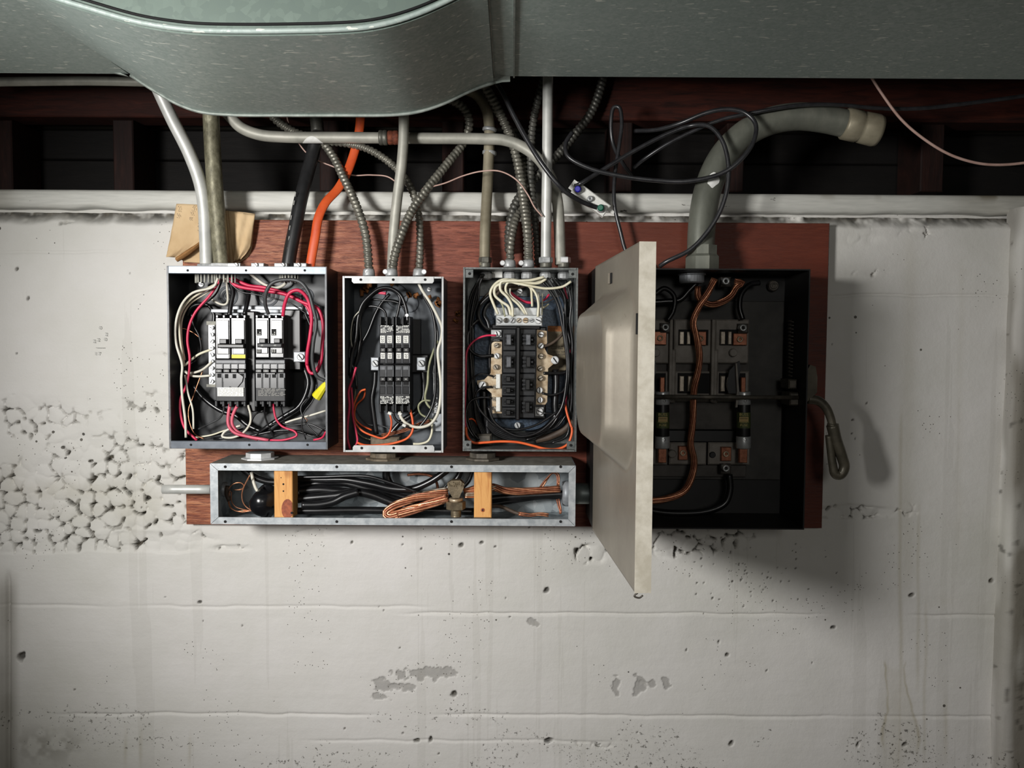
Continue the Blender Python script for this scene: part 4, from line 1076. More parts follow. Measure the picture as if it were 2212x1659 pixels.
wires(p1, T1, [
 ('wire_white', 22, [(455, 190), (420, 260), (250, 312), (165, 400), (112, 560), (115, 720), (165, 900), (158, 1010), (165, 1150), (190, 1350), (195, 1490)], (1.312, 1.306)),
 ('wire_cream', 24, [(445, 240), (330, 300), (215, 380), (145, 500), (142, 650), (165, 830), (178, 910)], (1.322, 1.314)),
 ('wire_cream', 15, [(440, 260), (350, 320), (230, 400), (165, 520), (160, 700), (185, 860)], (1.33, 1.322)),
 ('wire_white', 17, [(190, 980), (210, 1120), (250, 1260), (257, 1420)], (1.32, 1.315)),
 ('wire_red', 22, [(478, 195), (400, 320), (275, 465), (222, 580), (207, 700), (226, 850), (200, 1060), (150, 1180), (152, 1300), (190, 1420), (285, 1512)], (1.326, 1.318)),
 ('wire_black', 15, [(492, 200), (440, 320), (335, 410), (255, 490), (180, 700), (186, 900), (198, 1050)], (1.333, 1.35)),
 ('wire_black', 15, [(240, 480), (255, 570), (300, 660), (318, 780), (290, 850), (215, 900)], (1.335, 1.342)),
 ('wire_black', 30, [(200, 500), (250, 420), (370, 410), (420, 480), (420, 560)], (1.355, 1.352)),
 ('wire_black', 11, [(80, 900), (130, 920), (200, 915)], (1.35, 1.35)),
 ('wire_cream', 20, [(402, 772), (300, 812), (235, 860), (190, 900)], (1.333, 1.34)),
 ('wire_white', 20, [(408, 872), (320, 942), (225, 965), (185, 950)], (1.331, 1.335)),
 ('wire_white', 20, [(395, 985), (300, 992), (235, 985), (190, 955)], (1.331, 1.33)),
 ('copper', 8, [(165, 602), (190, 606), (260, 640), (320, 690)], (1.335, 1.34)),
 ('copper', 9, [(335, 935), (292, 1050), (245, 1180), (217, 1260), (220, 1350), (270, 1465), (340, 1500)], (1.338, 1.33)),
 ('wire_black', 42, [(250, 1060), (340, 1170), (480, 1270), (600, 1310), (700, 1390), (810, 1440)], (1.362, 1.355)),
 ('wire_red', 29, [(545, 195), (600, 250), (820, 292), (1000, 322), (1150, 390), (1270, 440), (1312, 560), (1305, 750), (1292, 880), (1240, 970)], (1.336, 1.330)),
 ('wire_red', 28, [(570, 190), (700, 250), (830, 268), (1050, 335), (1180, 420), (1218, 550), (1190, 780), (1180, 890), (1212, 965), (1265, 950), (1292, 860)], (1.346, 1.335)),
 ('wire_red', 29, [(985, 500), (1000, 400), (1040, 312), (1110, 290), (1180, 350), (1218, 500), (1206, 660), (1184, 800), (1180, 900)], [1.322, 1.315, 1.312, 1.312, 1.315, 1.318, 1.32, 1.323, 1.326]),
 ('wire_grey', 31, [(866, 485), (840, 400), (850, 300), (900, 230), (1000, 205), (1120, 220), (1190, 300), (1232, 440), (1257, 560), (1232, 720), (1226, 880), (1260, 990), (1325, 1028)], [1.322, 1.315, 1.308, 1.306, 1.306, 1.306, 1.306, 1.307, 1.308, 1.31, 1.313, 1.316, 1.318]),
 ('wire_black', 38, [(548, 500), (562, 400), (578, 300), (540, 200)], (1.335, 1.345)),
 ('wire_black', 38, [(672, 490), (692, 400), (705, 320), (690, 240)], (1.340, 1.36)),
 ('wire_white', 25, [(712, 150), (830, 240), (920, 272), (1000, 240), (1020, 180)], (1.35, 1.358)),
 ('wire_white', 18, [(518, 190), (530, 280), (532, 390), (500, 408), (420, 375), (390, 340)], (1.332, 1.352)),
 ('wire_black', 12, [(520, 200), (640, 300), (750, 322), (880, 350), (1050, 400), (1200, 500)], (1.34, 1.345)),
 ('wire_black', 10, [(540, 200), (660, 280), (800, 320)], (1.332, 1.35)),
 ('wire_grey', 17, [(500, 1215), (502, 1270), (470, 1330), (380, 1380), (290, 1425)], (1.332, 1.35)),
 ('wire_rose', 27, [(556, 1215), (540, 1300), (542, 1390), (590, 1450), (700, 1482), (870, 1512)], (1.330, 1.322)),
 ('wire_rose', 27, [(622, 1215), (580, 1300), (570, 1370), (600, 1430), (680, 1475), (780, 1505)], (1.332, 1.33)),
 ('wire_white', 19, [(700, 1225), (722, 1310), (715, 1380), (650, 1460), (560, 1492), (490, 1480), (520, 1435), (640, 1392)], (1.33, 1.335)),
 ('wire_red', 18, [(903, 1215), (930, 1340), (980, 1400), (1080, 1440), (1098, 1472), (1000, 1508), (880, 1512)], (1.331, 1.325)),
 ('wire_black', 15, [(840, 1215), (836, 1300), (870, 1400), (915, 1490)], (1.332, 1.34)),
 ('wire_black', 11, [(965, 1215), (985, 1310), (1003, 1410)], (1.332, 1.34)),
 ('wire_black', 11, [(1262, 1040), (1232, 1180), (1155, 1290), (1140, 1400), (1172, 1505)], (1.322, 1.322)),
 ('wire_black', 14, [(1330, 1440), (1200, 1380), (1050, 1390), (950, 1370), (820, 1430), (760, 1480)], (1.33, 1.345)),
 ('wire_black', 13, [(1335, 1400), (1250, 1480), (1100, 1440), (980, 1460), (880, 1500)], (1.322, 1.34)),
 ('wire_black', 20, [(1300, 1490), (1180, 1460), (1050, 1430), (900, 1440), (700, 1480), (420, 1500)], (1.345, 1.345)),
 ('wire_black', 16, [(270, 1500), (420, 1470), (560, 1440), (700, 1400), (760, 1300), (830, 1270)], (1.352, 1.35)),
 ('wire_black', 12, [(1190, 1160), (1130, 1250), (1180, 1380), (1300, 1500)], (1.338, 1.33)),
 ('wire_cream', 14, [(270, 1490), (400, 1470), (520, 1430), (640, 1400)], (1.34, 1.345)),
 ('wire_white', 17, [(1335, 1270), (1200, 1312), (1060, 1350), (990, 1375)], (1.335, 1.34)),
 ('wire_black', 42, [(1150, 900), (1192, 1050), (1120, 1230), (1000, 1312), (900, 1375), (810, 1440)], (1.36, 1.352)),
 ('wire_red', 17, [(1335, 1440), (1305, 1490), (1235, 1510)], (1.325, 1.33)),
 ('copper', 6, [(1150, 1330), (1185, 1345), (1170, 1370)], (1.335, 1.335)),
 ('wire_black', 14, [(1310, 420), (1325, 600), (1325, 760), (1312, 900), (1330, 1000)], (1.345, 1.345)),
 ('wire_black', 16, [(1140, 330), (1150, 440), (1200, 560), (1230, 660)], (1.358, 1.358)),
], 1.33, 1.36)
A, B = P(*c1(1342, 1045), 1.312), P(*c1(1258, 1160), 1.318); L = (B-A).length
nut = MB().rev(A, B, [(0, .0035), (L*.15, .0052), (L*.8, .0078), (L, .0082)], 10, smooth=False).build('wire_nut', 'nut_yellow', p1)
# stud fittings standing on its top
for px, sgn in ((505, 1), (556, -1), (606, 1), (648, -1)):
    m = MB().pbox(px-14, 568, px+14, 577, 1.32, 1.345, .001); cl = m.build('cable_clamp', 'zinc', p1)
    screw(cl, px + sgn*4, 572, 1.316, 4.5, 'zinc_bright', .9)

# ================= small middle breaker panel
T2 = (720, 570, .2593)
YF2, YB2 = 1.295, 1.379
p2 = thing('breaker_panel', P(849, 977, 1.34), 'narrow grey breaker panel with two rows of tandem breakers', 'breaker panel', 'open electrical panels')
enclosure(p2, 742, 598, 957, 976, YF2, YB2, 'panel_grey', 'panel_grey_edge')
MB().pprism([(760, 598), (937, 598), (937, 608), (934, 612), (764, 612), (760, 608)], YF2-.0022, YF2+.001).build('top_flange', 'panel_grey_edge', p2)
MB().pprism([(765, 962), (935, 962), (938, 966), (938, 976), (762, 976), (762, 966)], YF2-.0022, YF2+.001).build('bottom_flange', 'panel_grey_edge', p2)
for x in (779, 849, 918): hole(p2, x, 604, YF2-.0036, 2.8)
for x in (781, 850, 919): hole(p2, x, 968, YF2-.0036, 2.8)
MB().ring(855, 640, YB2-.0045, 26, 23, .0025, 28).ring(884, 655, YB2-.0045, 20, 18, .0025, 24).build('knockout', 'panel_grey', p2)
MB().pbox(820, 695, 888, 880, 1.345, 1.377, .002).pbox(888, 690, 908, 768, 1.360, 1.377).build('bus_insulator', 'toggle_black', p2)
MB().pbox(886, 765, 926, 806, 1.352, 1.377, .002).build('lug_block', 'toggle_black', p2)
for x0, x1, cx in ((801, 818, 810), (900, 919, 909.5)):
    lg = MB().pbox(x0, 772, x1, 800, 1.335, 1.365, .001).build('lug', 'pan_steel', p2)
    screw(lg, cx, 785, 1.331, 7.5, 'zinc', .9)
def tandem(root, x0, x1, y0, y1, yf, up):
    w = (x1-x0)/2
    b = MB()
    ta, tb = (y0, y0+20) if up else (y1-20, y1)
    b.pbox(x0, y0+18 if up else y0, x1, y1 if up else y1-18, yf, yf+.045, .001)
    for i in range(3): b.pbox(x0-.5 + i*(x1-x0-3)/2, ta, x0-.5 + i*(x1-x0-3)/2+4, tb, yf+.005, yf+.04, .0006)
    b.pbox(x0+1, ta+6, x1-1, tb-4, yf+.016, yf+.04)
    br = b.build('circuit_breaker', 'breaker_dull', root)
    f = (lambda q: y0+q) if up else (lambda q: y1-q)
    def pb(m, xa, qa, xb, qb, ya, yb, c=0):
        a, e = f(qa), f(qb); return m.pbox(xa, min(a, e), xb, max(a, e), ya, yb, c)
    m = MB(); r = random.Random(int(x0+y0))
    for j in range(7):
        xx = x0+2
        while xx < x1-3:
            L = r.uniform(1.5, 5)
            if r.random() < .8: pb(m, xx, 19+j*2.4, min(xx+L, x1-1), 20.4+j*2.4, yf-.0008, yf+.0002)
            xx += L + r.uniform(.6, 1.6)
    m.build('fine_print', 'label_white' , br)
    for i in range(2):
        a = x0 + i*w + 1.2; e = a + w - 4
        if up:
            pb(MB(), a, 41, e-1, 57, yf-.0016, yf).build('sticker', 'label_white', br)
            lettering('220', (a+e-1)/2, f(49), yf-.0019, 5.5, 'ink', br, -math.pi/2, wpx=13)
            pb(MB(), a+1, 78, e-1, 91, yf-.0016, yf).build('sticker', 'label_white', br)
            lettering('20', (a+e)/2, f(84.5), yf-.0019, 5.5, 'ink', br, -math.pi/2, wpx=9)
        else:
            pb(MB(), a, 40, e, 56, yf-.0014, yf, .0005).build('pole_face', 'breaker_black', br)
        pb(MB(), a+1, 60, e-1, 67, yf-.0012, yf).build('toggle_slot', 'dark_hole', br)
        pb(MB(), a-.5, 67, e+.5, 77, yf-.009, yf, .001).build('toggle', 'toggle_black', br)
        lettering('20', (a+e)/2, f(72), yf-.0093, 3.2, 'print_white', br, math.pi if up else 0)
        pb(MB(), a, 92, e, 100, yf-.0012, yf, .0004).build('end_face', 'breaker_edge' if not up else 'breaker_black', br)
        pb(MB(), e+.6, 40, e+2, 100, yf-.0014, yf).build('pole_rib', 'breaker_edge', br)
tandem(p2, 820, 850.5, 684, 786, 1.318, True); tandem(p2, 854, 886, 684, 786, 1.318, True)
tandem(p2, 819.5, 851, 788, 891, 1.318, False); tandem(p2, 853, 885.5, 788, 891, 1.318, False)
nb = MB().pbox(936, 806, 946, 893, 1.335, 1.365, .001).build('neutral_bar', 'zinc', p2)
for k in range(7): screw(nb, 941, 812 + k*12, 1.331, 4.4, 'zinc', .3 + k)
MB().pbox(933, 893, 954, 932, 1.345, 1.377, .001).build('bar_bracket', 'pan_steel', p2)
screw(p2, 927, 625, 1.352, 5, 'zinc_bright', .2)
MB().disc(879, 681, 1.315, 4, .004).build('lug_screw', 'zinc_bright', p2)
wires(p2, T2, [
 ('wire_black', 30, [(620, 490), (605, 370), (560, 260), (480, 205), (390, 205), (310, 260), (240, 340), (205, 460), (190, 620), (150, 780), (140, 930)], (1.325, 1.325)),
 ('wire_black', 24, [(515, 490), (545, 370), (555, 280), (500, 225), (420, 215), (330, 260), (250, 360), (220, 480), (225, 640), (180, 850), (135, 950)], (1.330, 1.335)),
 ('wire_black', 20, [(585, 490), (600, 370), (530, 320), (420, 305), (310, 305), (240, 420), (200, 600), (150, 800)], (1.335, 1.345)),
 ('wire_black', 20, [(440, 490), (430, 400), (370, 360), (280, 360), (230, 440), (215, 600), (230, 720), (175, 880)], (1.335, 1.35)),
 ('wire_black', 26, [(470, 250), (400, 330), (350, 420), (290, 570), (230, 680), (170, 860)], (1.34, 1.34)),
 ('wire_white', 9, [(215, 395), (170, 450), (150, 540), (148, 640), (160, 700)], (1.318, 1.325)),
 ('wire_black', 22, [(180, 480), (150, 640), (135, 780), (180, 900), (195, 1040)], (1.33, 1.33)),
 ('wire_red', 20, [(190, 860), (160, 960), (128, 1060), (135, 1180), (120, 1330), (118, 1450), (140, 1545)], (1.318, 1.315)),
 ('wire_red', 18, [(150, 1030), (160, 1150), (165, 1280), (190, 1400), (200, 1480), (175, 1530)], (1.325, 1.32)),
 ('wire_orange', 17, [(270, 1045), (230, 1060), (180, 1150), (158, 1230), (180, 1320), (240, 1390), (340, 1435), (410, 1452), (460, 1420), (485, 1330), (468, 1235)], (1.335, 1.328)),
 ('wire_orange', 15, [(265, 1048), (255, 1110), (190, 1180), (180, 1280), (230, 1340), (320, 1385)], (1.345, 1.35)),
 ('wire_orange', 20, [(640, 1215), (660, 1300), (660, 1390), (620, 1450), (520, 1490), (380, 1510), (260, 1510), (200, 1490)], (1.328, 1.318)),
 ('wire_black', 40, [(350, 890), (345, 1000), (325, 1120), (340, 1280), (360, 1420)], (1.352, 1.352)),
 ('wire_black', 44, [(745, 890), (755, 1000), (750, 1120), (690, 1230), (560, 1320), (470, 1420)], (1.356, 1.352)),
 ('wire_white', 26, [(712, 165), (740, 220), (800, 310), (860, 420), (905, 530), (900, 620), (872, 720), (882, 860), (895, 980), (890, 1150), (860, 1270), (800, 1340), (700, 1362), (610, 1330), (565, 1280), (552, 1230)], (1.318, 1.322)),
 ('wire_black', 24, [(725, 170), (760, 280), (820, 390), (850, 540), (850, 700), (850, 900), (850, 1060), (820, 1200), (750, 1320), (690, 1372), (600, 1345), (520, 1295), (495, 1235)], (1.328, 1.33)),
 ('wire_black', 18, [(760, 260), (840, 450), (870, 600), (850, 760), (830, 950)], (1.345, 1.345)),
 ('wire_olive', 20, [(870, 640), (830, 740), (795, 860), (785, 1000), (765, 1120), (790, 1180), (830, 1215)], (1.345, 1.34)),
 ('wire_olive', 16, [(810, 1140), (750, 1140), (710, 1180), (725, 1245), (790, 1285), (840, 1310)], (1.338, 1.338)),
 ('wire_cream', 20, [(822, 1330), (820, 1410), (790, 1475), (730, 1498), (665, 1500)], (1.34, 1.335)),
 ('wire_black', 16, [(395, 330), (480, 300), (560, 330), (600, 400)], (1.35, 1.352)),
 ('wire_grey', 8, [(190, 1220), (240, 1290), (300, 1340), (390, 1345), (470, 1375)], (1.36, 1.355)),
 ('wire_olive', 12, [(185, 1040), (175, 1200), (190, 1380), (240, 1440), (310, 1465)], (1.36, 1.352)),
], 1.33, 1.36)
m = MB()
for k in range(7):
    m.tube([P(720+.2593*x, 570+.2593*(y + (k-3)*4), 1.345 + .002*(k % 3)) for x, y in [(820, 1305), (730, 1330), (640, 1370 + 4*(k % 2)), (560, 1395), (480, 1415), (400, 1430)]], .0007, 5, 4)
m.build('stranded_ground', 'copper_dull', p2)
MB().pbox(800, 945, 862, 965, 1.335, 1.37, .003).build('bushing', 'grimy_nut', p2)
m = MB(); r = random.Random(4)
for (a, b) in ((790, 625), (786, 632), (795, 615), (845, 612), (880, 636), (900, 643), (925, 646), (945, 650), (948, 660)):
    q = [P(a + r.uniform(-7, 7), b + r.uniform(-9, 9), 1.362) for _ in range(4)]
    MB().tube(q, .0032, 6, 4).build('dried_sealant', 'ochre_goop', p2)
MB().obox(P(825, 633, 1.333), (.013, .003, .004), Matrix.Rotation(.1, 3, 'Y'), .001).build('red_tape', 'wire_red', p2)
m = MB()
for a, b in ((842, 893), (864, 894), (873, 919)): m.obox(P(a, b, 1.312), (.006, .003, .0045), Matrix.Rotation(.4, 3, 'Y'), .0008)
m.build('tape_marker', 'label_white', p2)

# ================= right breaker panel
T3 = (980, 540, .2773)
def c3(x, y): return 980 + .2773*x, 540 + .2773*y
YF3, YB3 = 1.290, 1.379
p3 = thing('breaker_panel', P(1124, 975, 1.34), 'blue-grey breaker panel packed with black wires beside the open door', 'breaker panel', 'open electrical panels')
enclosure(p3, 1001, 579, 1246, 974, YF3, YB3, 'hammer_edge', 'hammer_edge')
MB().pbox(1024, 640, 1222, 930, 1.366, 1.377, .001).build('mounting_plate', 'hammer_blue', p3)
for x, y in ((1014, 591), (1237, 592), (1010, 961), (1233, 962)):
    MB().pbox(x-8.5, y-9, x+8.5, y+9, YF3-.0015, YF3+.002, .0006).build('corner_tab', 'hammer_edge', p3); hole(p3, x, y, YF3-.003, 3)
for x in (1049, 1101, 1139, 1179, 1218):
    c0 = P(x, 596, 1.338); s = PM(1.338)
    MB().rev(c0 - Vector((0, 0, .006)), c0 + Vector((0, 0, .006)), [(0, 9*s), (.002, 13.5*s), (.009, 13.5*s), (.012, 11*s)], 12, smooth=False).build('locknut', 'zinc', p3)
MB().pbox(1062, 586, 1086, 600, 1.345, 1.36, .001).build('paper_tag', 'label_white', p3)
# instruction sticker on the back
st = MB().pbox(1183, 706, 1226, 806, 1.3655, 1.367).build('instruction_sticker', 'sticker_paper', p3)
MB().pbox(1183, 704, 1226, 716, 1.3649, 1.3656).build('sticker_band', 'ochre_goop', p3)
for tx, ty, h_ in (('THIS PANEL', 1206, 0), ('should be lock', 1207, 0)): pass
lettering('should be wire', 1206, 748, 1.3652, 4, 'ink', st, wpx=30); lettering('Panels have', 1203, 752.5, 1.3652, 4, 'ink', st, wpx=26)
lettering('G INSTRUCTIONS', 1206, 760, 1.3652, 4.4, 'ink', st, wpx=34); lettering('CIRCUIT', 1211, 766, 1.3652, 4, 'ink', st, wpx=20); lettering('ATW', 1211, 792, 1.3652, 4, 'ink', st, wpx=9)
# neutral bar with screws
nb = MB().pbox(1071, 680, 1172, 704, 1.318, 1.345, .0015).pbox(1068, 664, 1172, 682, 1.33, 1.36, .001).build('neutral_bar', 'fuse_cap', p3)
for x, r_, mt in ((1078, 6.5, 'zinc'), (1093, 5.5, 'iron'), (1107, 6, 'zinc'), (1121, 5.5, 'copper_tin'), (1135.5, 6, 'brass_stain'), (1148.5, 4.5, 'zinc'), (1163, 7.5, 'zinc_bright')):
    screw(nb, x, 692, 1.314, r_, mt, x*.7)
MB().pbox(1062, 700, 1168, 712, 1.335, 1.366, .002).build('bar_base', 'toggle_black', p3)
screw(p3, 1123, 629, 1.345, 6, 'zinc_bright', .5); MB().pbox(1116, 628, 1130, 640, 1.349, 1.353, .001).build('ground_lug', 'zinc', p3)
# breaker block
MB().pbox(1058, 706, 1180, 905, 1.338, 1.366, .002).build('breaker_base', 'toggle_black', p3)
MB().pbox(1114.5, 706, 1123, 908, 1.304, 1.34, .0015).build('centre_bar', 'toggle_black', p3)
def toggle_breaker(x0, y0, x1, y1, bright=False, twin=False):
    br = MB().pbox(x0, y0, x1, y1, 1.315, 1.345, .001).build('circuit_breaker', 'breaker_dull', p3)
    xm = (x0+x1)/2 - (1 if x0 < 1116 else -1); h = y1-y0
    MB().pbox(x0+3, y0+h*.2, x1-3, y1-h*.2, 1.3135, 1.316).build('recess', 'dark_hole', br)
    MB().pbox(x0+5, y0+h*.28, x1-5, y0+h*.36, 1.3118, 1.3138).pbox(x0+5, y1-h*.36, x1-5, y1-h*.28, 1.3118, 1.3138).build('recess_lip', 'breaker_dull', br)
    MB().pbox(xm-5, y0+h*.26, xm+5, y1-h*.26, 1.304, 1.3138, .001).build('toggle', 'breaker_edge' if bright else 'toggle_black', br)
    MB().pbox(x0+6, y0+h*.45, x1-6, y1-h*.45, 1.3065, 1.3138, .0006).build('toggle_arm', 'breaker_dull', br)
for k, (a, b) in enumerate(((711, 757), (758, 806))):
    toggle_breaker(1086, a, 1114.5, b, True); toggle_breaker(1123, a, 1158, b, k == 0)
for a, b in ((807, 831), (832, 855), (857, 879), (880, 903)): toggle_breaker(1084, a, 1114, b, False)
toggle_breaker(1122, 807, 1156, 855); toggle_breaker(1122, 856, 1155, 903)
# stained bus bars each side
lb = MB().pprism([(1062, 738), (1084, 738), (1084, 893), (1064, 893), (1062, 850), (1046, 836), (1032, 832), (1030, 822), (1046, 820), (1060, 806)], 1.335, 1.342).build('bus_bar', 'brass_stain', p3)
rb = MB().pprism([(1160, 712), (1181, 715), (1182, 740), (1176, 752), (1183, 765), (1197, 770), (1205, 780), (1196, 786), (1184, 796), (1183, 830), (1182, 868), (1178, 874), (1158, 874)], 1.335, 1.342).build('bus_bar', 'brass_stain', p3)
for x, y, r_, bar in ((1074, 721, 7, lb), (1072.5, 746, 5.5, lb), (1073, 769, 6.5, lb), (1071, 793, 6, lb), (1067, 814, 4.5, lb), (1068, 836, 4.5, lb), (1067, 862, 4.5, lb), (1067, 882, 4.5, lb), (1042, 832.5, 9, lb),
                      (1169, 722.5, 6.5, rb), (1168.5, 747, 6.5, rb), (1169, 769.5, 6, rb), (1167, 796, 6, rb), (1168, 817, 6, rb), (1166, 843, 7, rb), (1167, 864, 6.5, rb), (1166, 889, 7.5, rb), (1199, 778, 9, rb)):
    screw(bar, x, y, 1.328, r_, 'zinc_bright' if r_ > 6 else 'copper_tin', x+y)
MB().pbox(1061, 713, 1083, 728, 1.332, 1.34).build('terminal_plate', 'zinc', p3); MB().pbox(1156, 880, 1174, 899, 1.332, 1.345).build('terminal_plate', 'zinc', p3)
for y in (808, 858): MB().pbox(1071.5, y, 1081, y+31, 1.326, 1.345, .001).build('white_spacer', 'label_white', p3)
screw(p3, 1118, 919, 1.355, 7, 'zinc', 1.2); screw(p3, 1210, 877, 1.36, 5, 'zinc', .2)
L3 = [
 ('wire_cream', 22, [(700, 215), (640, 255), (560, 260), (460, 235), (370, 235), (310, 280), (285, 340), (310, 420), (345, 500)], (1.315, 1.318)),
 ('wire_cream', 22, [(720, 225), (660, 258), (540, 248), (450, 232), (370, 260), (325, 290), (320, 350), (370, 400), (425, 440), (445, 510)], (1.310, 1.316)),
 ('wire_cream', 22, [(705, 210), (600, 235), (500, 240), (420, 240), (370, 250), (365, 310), (420, 370), (455, 440), (460, 520)], (1.305, 1.314)),
 ('wire_cream', 20, [(915, 245), (850, 285), (720, 300), (620, 285), (500, 262), (430, 250), (405, 290), (420, 350), (500, 420), (560, 500)], (1.308, 1.318)),
 ('wire_cream', 19, [(560, 262), (600, 300), (608, 370), (612, 440)], (1.318, 1.326)),
 ('wire_cream', 19, [(590, 275), (640, 340), (660, 420), (655, 520)], (1.320, 1.316)),
 ('wire_white', 15, [(440, 300), (440, 345), (500, 400), (540, 440), (575, 505)], (1.322, 1.317)),
 ('wire_olive', 14, [(340, 370), (380, 430), (400, 520)], (1.328, 1.318)),
 ('wire_white', 12, [(660, 330), (668, 420), (668, 520)], (1.330, 1.32)),
 ('wire_cream', 12, [(690, 340), (690, 440), (685, 520)], (1.332, 1.322)),
 ('wire_cream', 16, [(740, 420), (700, 450), (640, 470)], (1.34, 1.335)),
 ('wire_brown', 8, [(600, 370), (680, 415), (760, 390), (830, 340)], (1.325, 1.335)),
 ('wire_red', 22, [(440, 330), (500, 375), (560, 405), (620, 412)], (1.335, 1.335)),
 ('wire_red', 16, [(745, 345), (710, 385), (690, 395)], (1.34, 1.34)),
 ('wire_red', 16, [(330, 665), (250, 668), (170, 700), (110, 770), (95, 870), (95, 1000), (90, 1150), (85, 1290), (95, 1400)], (1.326, 1.315)),
 ('wire_orange', 20, [(95, 1380), (105, 1450), (150, 1500), (240, 1500), (360, 1492), (500, 1498), (620, 1525), (720, 1550), (820, 1548), (890, 1510), (922, 1420), (920, 1380)], (1.308, 1.310)),
 ('wire_orange', 14, [(105, 1325), (140, 1315), (170, 1335), (185, 1360), (220, 1410)], (1.33, 1.345)),
 ('wire_orange', 18, [(870, 1205), (880, 1260), (900, 1330), (925, 1400)], (1.325, 1.315)),
 ('wire_red', 13, [(900, 650), (915, 740), (905, 850), (910, 960), (880, 1100), (875, 1210)], (1.345, 1.34)),
 ('wire_red', 14, [(860, 290), (875, 340), (890, 380)], (1.335, 1.335)),
 ('wire_black', 34, [(290, 350), (210, 430), (190, 500), (215, 570), (275, 620), (265, 560), (235, 500), (260, 430), (330, 380)], (1.335, 1.35)),
 ('wire_brown', 30, [(500, 270), (380, 290), (280, 340), (200, 420)], (1.345, 1.345)),
 ('wire_brown', 26, [(580, 270), (480, 300), (400, 300), (300, 380)], (1.352, 1.345)),
 ('wire_black', 26, [(190, 540), (130, 610), (110, 700), (130, 780), (200, 825), (310, 820)], (1.335, 1.328)),
 ('wire_black', 16, [(370, 705), (310, 705), (285, 740), (280, 960)], (1.33, 1.34)),
 ('wire_black', 14, [(310, 985), (210, 965), (150, 1000), (115, 1080), (120, 1200), (110, 1300), (150, 1420), (200, 1480)], (1.326, 1.33)),
 ('wire_black', 18, [(300, 1065), (220, 1075), (170, 1130), (190, 1220), (250, 1300), (330, 1370), (480, 1400), (650, 1360), (820, 1250)], (1.326, 1.325)),
 ('wire_black', 18, [(290, 1150), (200, 1150), (130, 1180), (95, 1280), (110, 1380), (160, 1460)], (1.326, 1.32)),
 ('wire_black', 60, [(235, 1090), (235, 1200), (250, 1320), (270, 1430), (250, 1500)], (1.352, 1.35)),
 ('wire_black', 50, [(795, 930), (800, 1050), (790, 1200), (790, 1300), (700, 1400), (560, 1440)], (1.35, 1.348)),
 ('wire_brown', 60, [(930, 1330), (860, 1400), (760, 1450), (640, 1480)], (1.345, 1.35)),
 ('wire_black', 26, [(700, 960), (760, 960), (860, 955), (900, 930)], (1.332, 1.34)),
 ('wire_brown', 22, [(690, 755), (760, 730), (850, 650), (880, 560)], (1.332, 1.34)),
 ('wire_black', 18, [(690, 1115), (760, 1130), (850, 1100), (880, 1040)], (1.33, 1.335)),
 ('wire_black', 16, [(700, 1270), (780, 1275), (840, 1240)], (1.33, 1.335)),
 ('wire_black', 22, [(690, 250), (760, 330), (810, 420), (840, 560), (870, 740), (885, 900), (875, 1060), (840, 1230), (760, 1340), (640, 1430), (500, 1450), (390, 1400), (310, 1330), (270, 1220)], (1.315, 1.32)),
 ('wire_black', 22, [(780, 250), (860, 360), (870, 500), (880, 680), (900, 850), (890, 1040), (850, 1200), (780, 1350), (680, 1440), (560, 1480)], (1.325, 1.335)),
 ('wire_grey', 12, [(740, 230), (800, 340), (850, 480), (860, 640), (890, 820), (885, 980), (850, 1190)], (1.310, 1.318)),
 ('wire_black', 20, [(880, 250), (915, 400), (905, 560), (925, 740), (910, 960), (920, 1150), (905, 1300)], (1.32, 1.33)),
 ('wire_black', 18, [(870, 230), (890, 380), (880, 520), (910, 660), (915, 860), (890, 1100), (900, 1300), (880, 1450), (760, 1505)], (1.335, 1.34)),
 ('wire_black', 26, [(910, 260), (880, 400), (860, 520), (905, 700), (930, 900), (915, 1200), (925, 1360)], (1.345, 1.345)),
 ('wire_black', 20, [(930, 250), (940, 500), (935, 800), (940, 1100), (930, 1300)], (1.352, 1.352)),
]
rr = random.Random(12)
for k in range(9):                        # bundle falling down the left side
    x = 150 + k*9
    L3.append(('wire_black', 15, [(215 + k*3, 190), (180 + k*4 + rr.uniform(-8, 8), 260), (130 + k*8, 360 + rr.uniform(-20, 20)), (105 + k*6, 520), (100 + k*5 + rr.uniform(-6, 6), 700), (105 + k*6, 900), (115 + k*9, 1100 + 20*k), (130 + k*10, 1330), (170 + k*12, 1450)], (1.322 + .004*(k % 4), 1.335 + .004*(k % 5))))
for k in range(6):
    L3.append(('wire_black', 14, [(880 - k*20, 1280 + k*14), (800 - k*24, 1380 + k*8), (640, 1420 + k*10), (460, 1420 + k*12), (330, 1370 + k*14), (250, 1300 + k*12)], (1.33 + .003*k, 1.335)))
for k in range(4):
    L3.append(('wire_black', 12, [(700 + k*30, 215), (760 + k*26, 290), (850 + k*12, 380 + k*10), (880 + k*8, 520)], (1.318, 1.33 + .003*k)))
wires(p3, T3, L3, 1.33, 1.36)
MB().pbox(1030, 938, 1062, 962, 1.33, 1.37, .003).build('bushing', 'iron', p3)
m = MB(); r = random.Random(5)
for a, b in ((984, 690), (986, 681), (990, 676)):
    m.tube([P(a + r.uniform(-5, 7), b + r.uniform(-6, 6), 1.375) for _ in range(4)], .0025, 6, 4)
ol = m.build('sealant_drip', 'ochre_goop', p3)
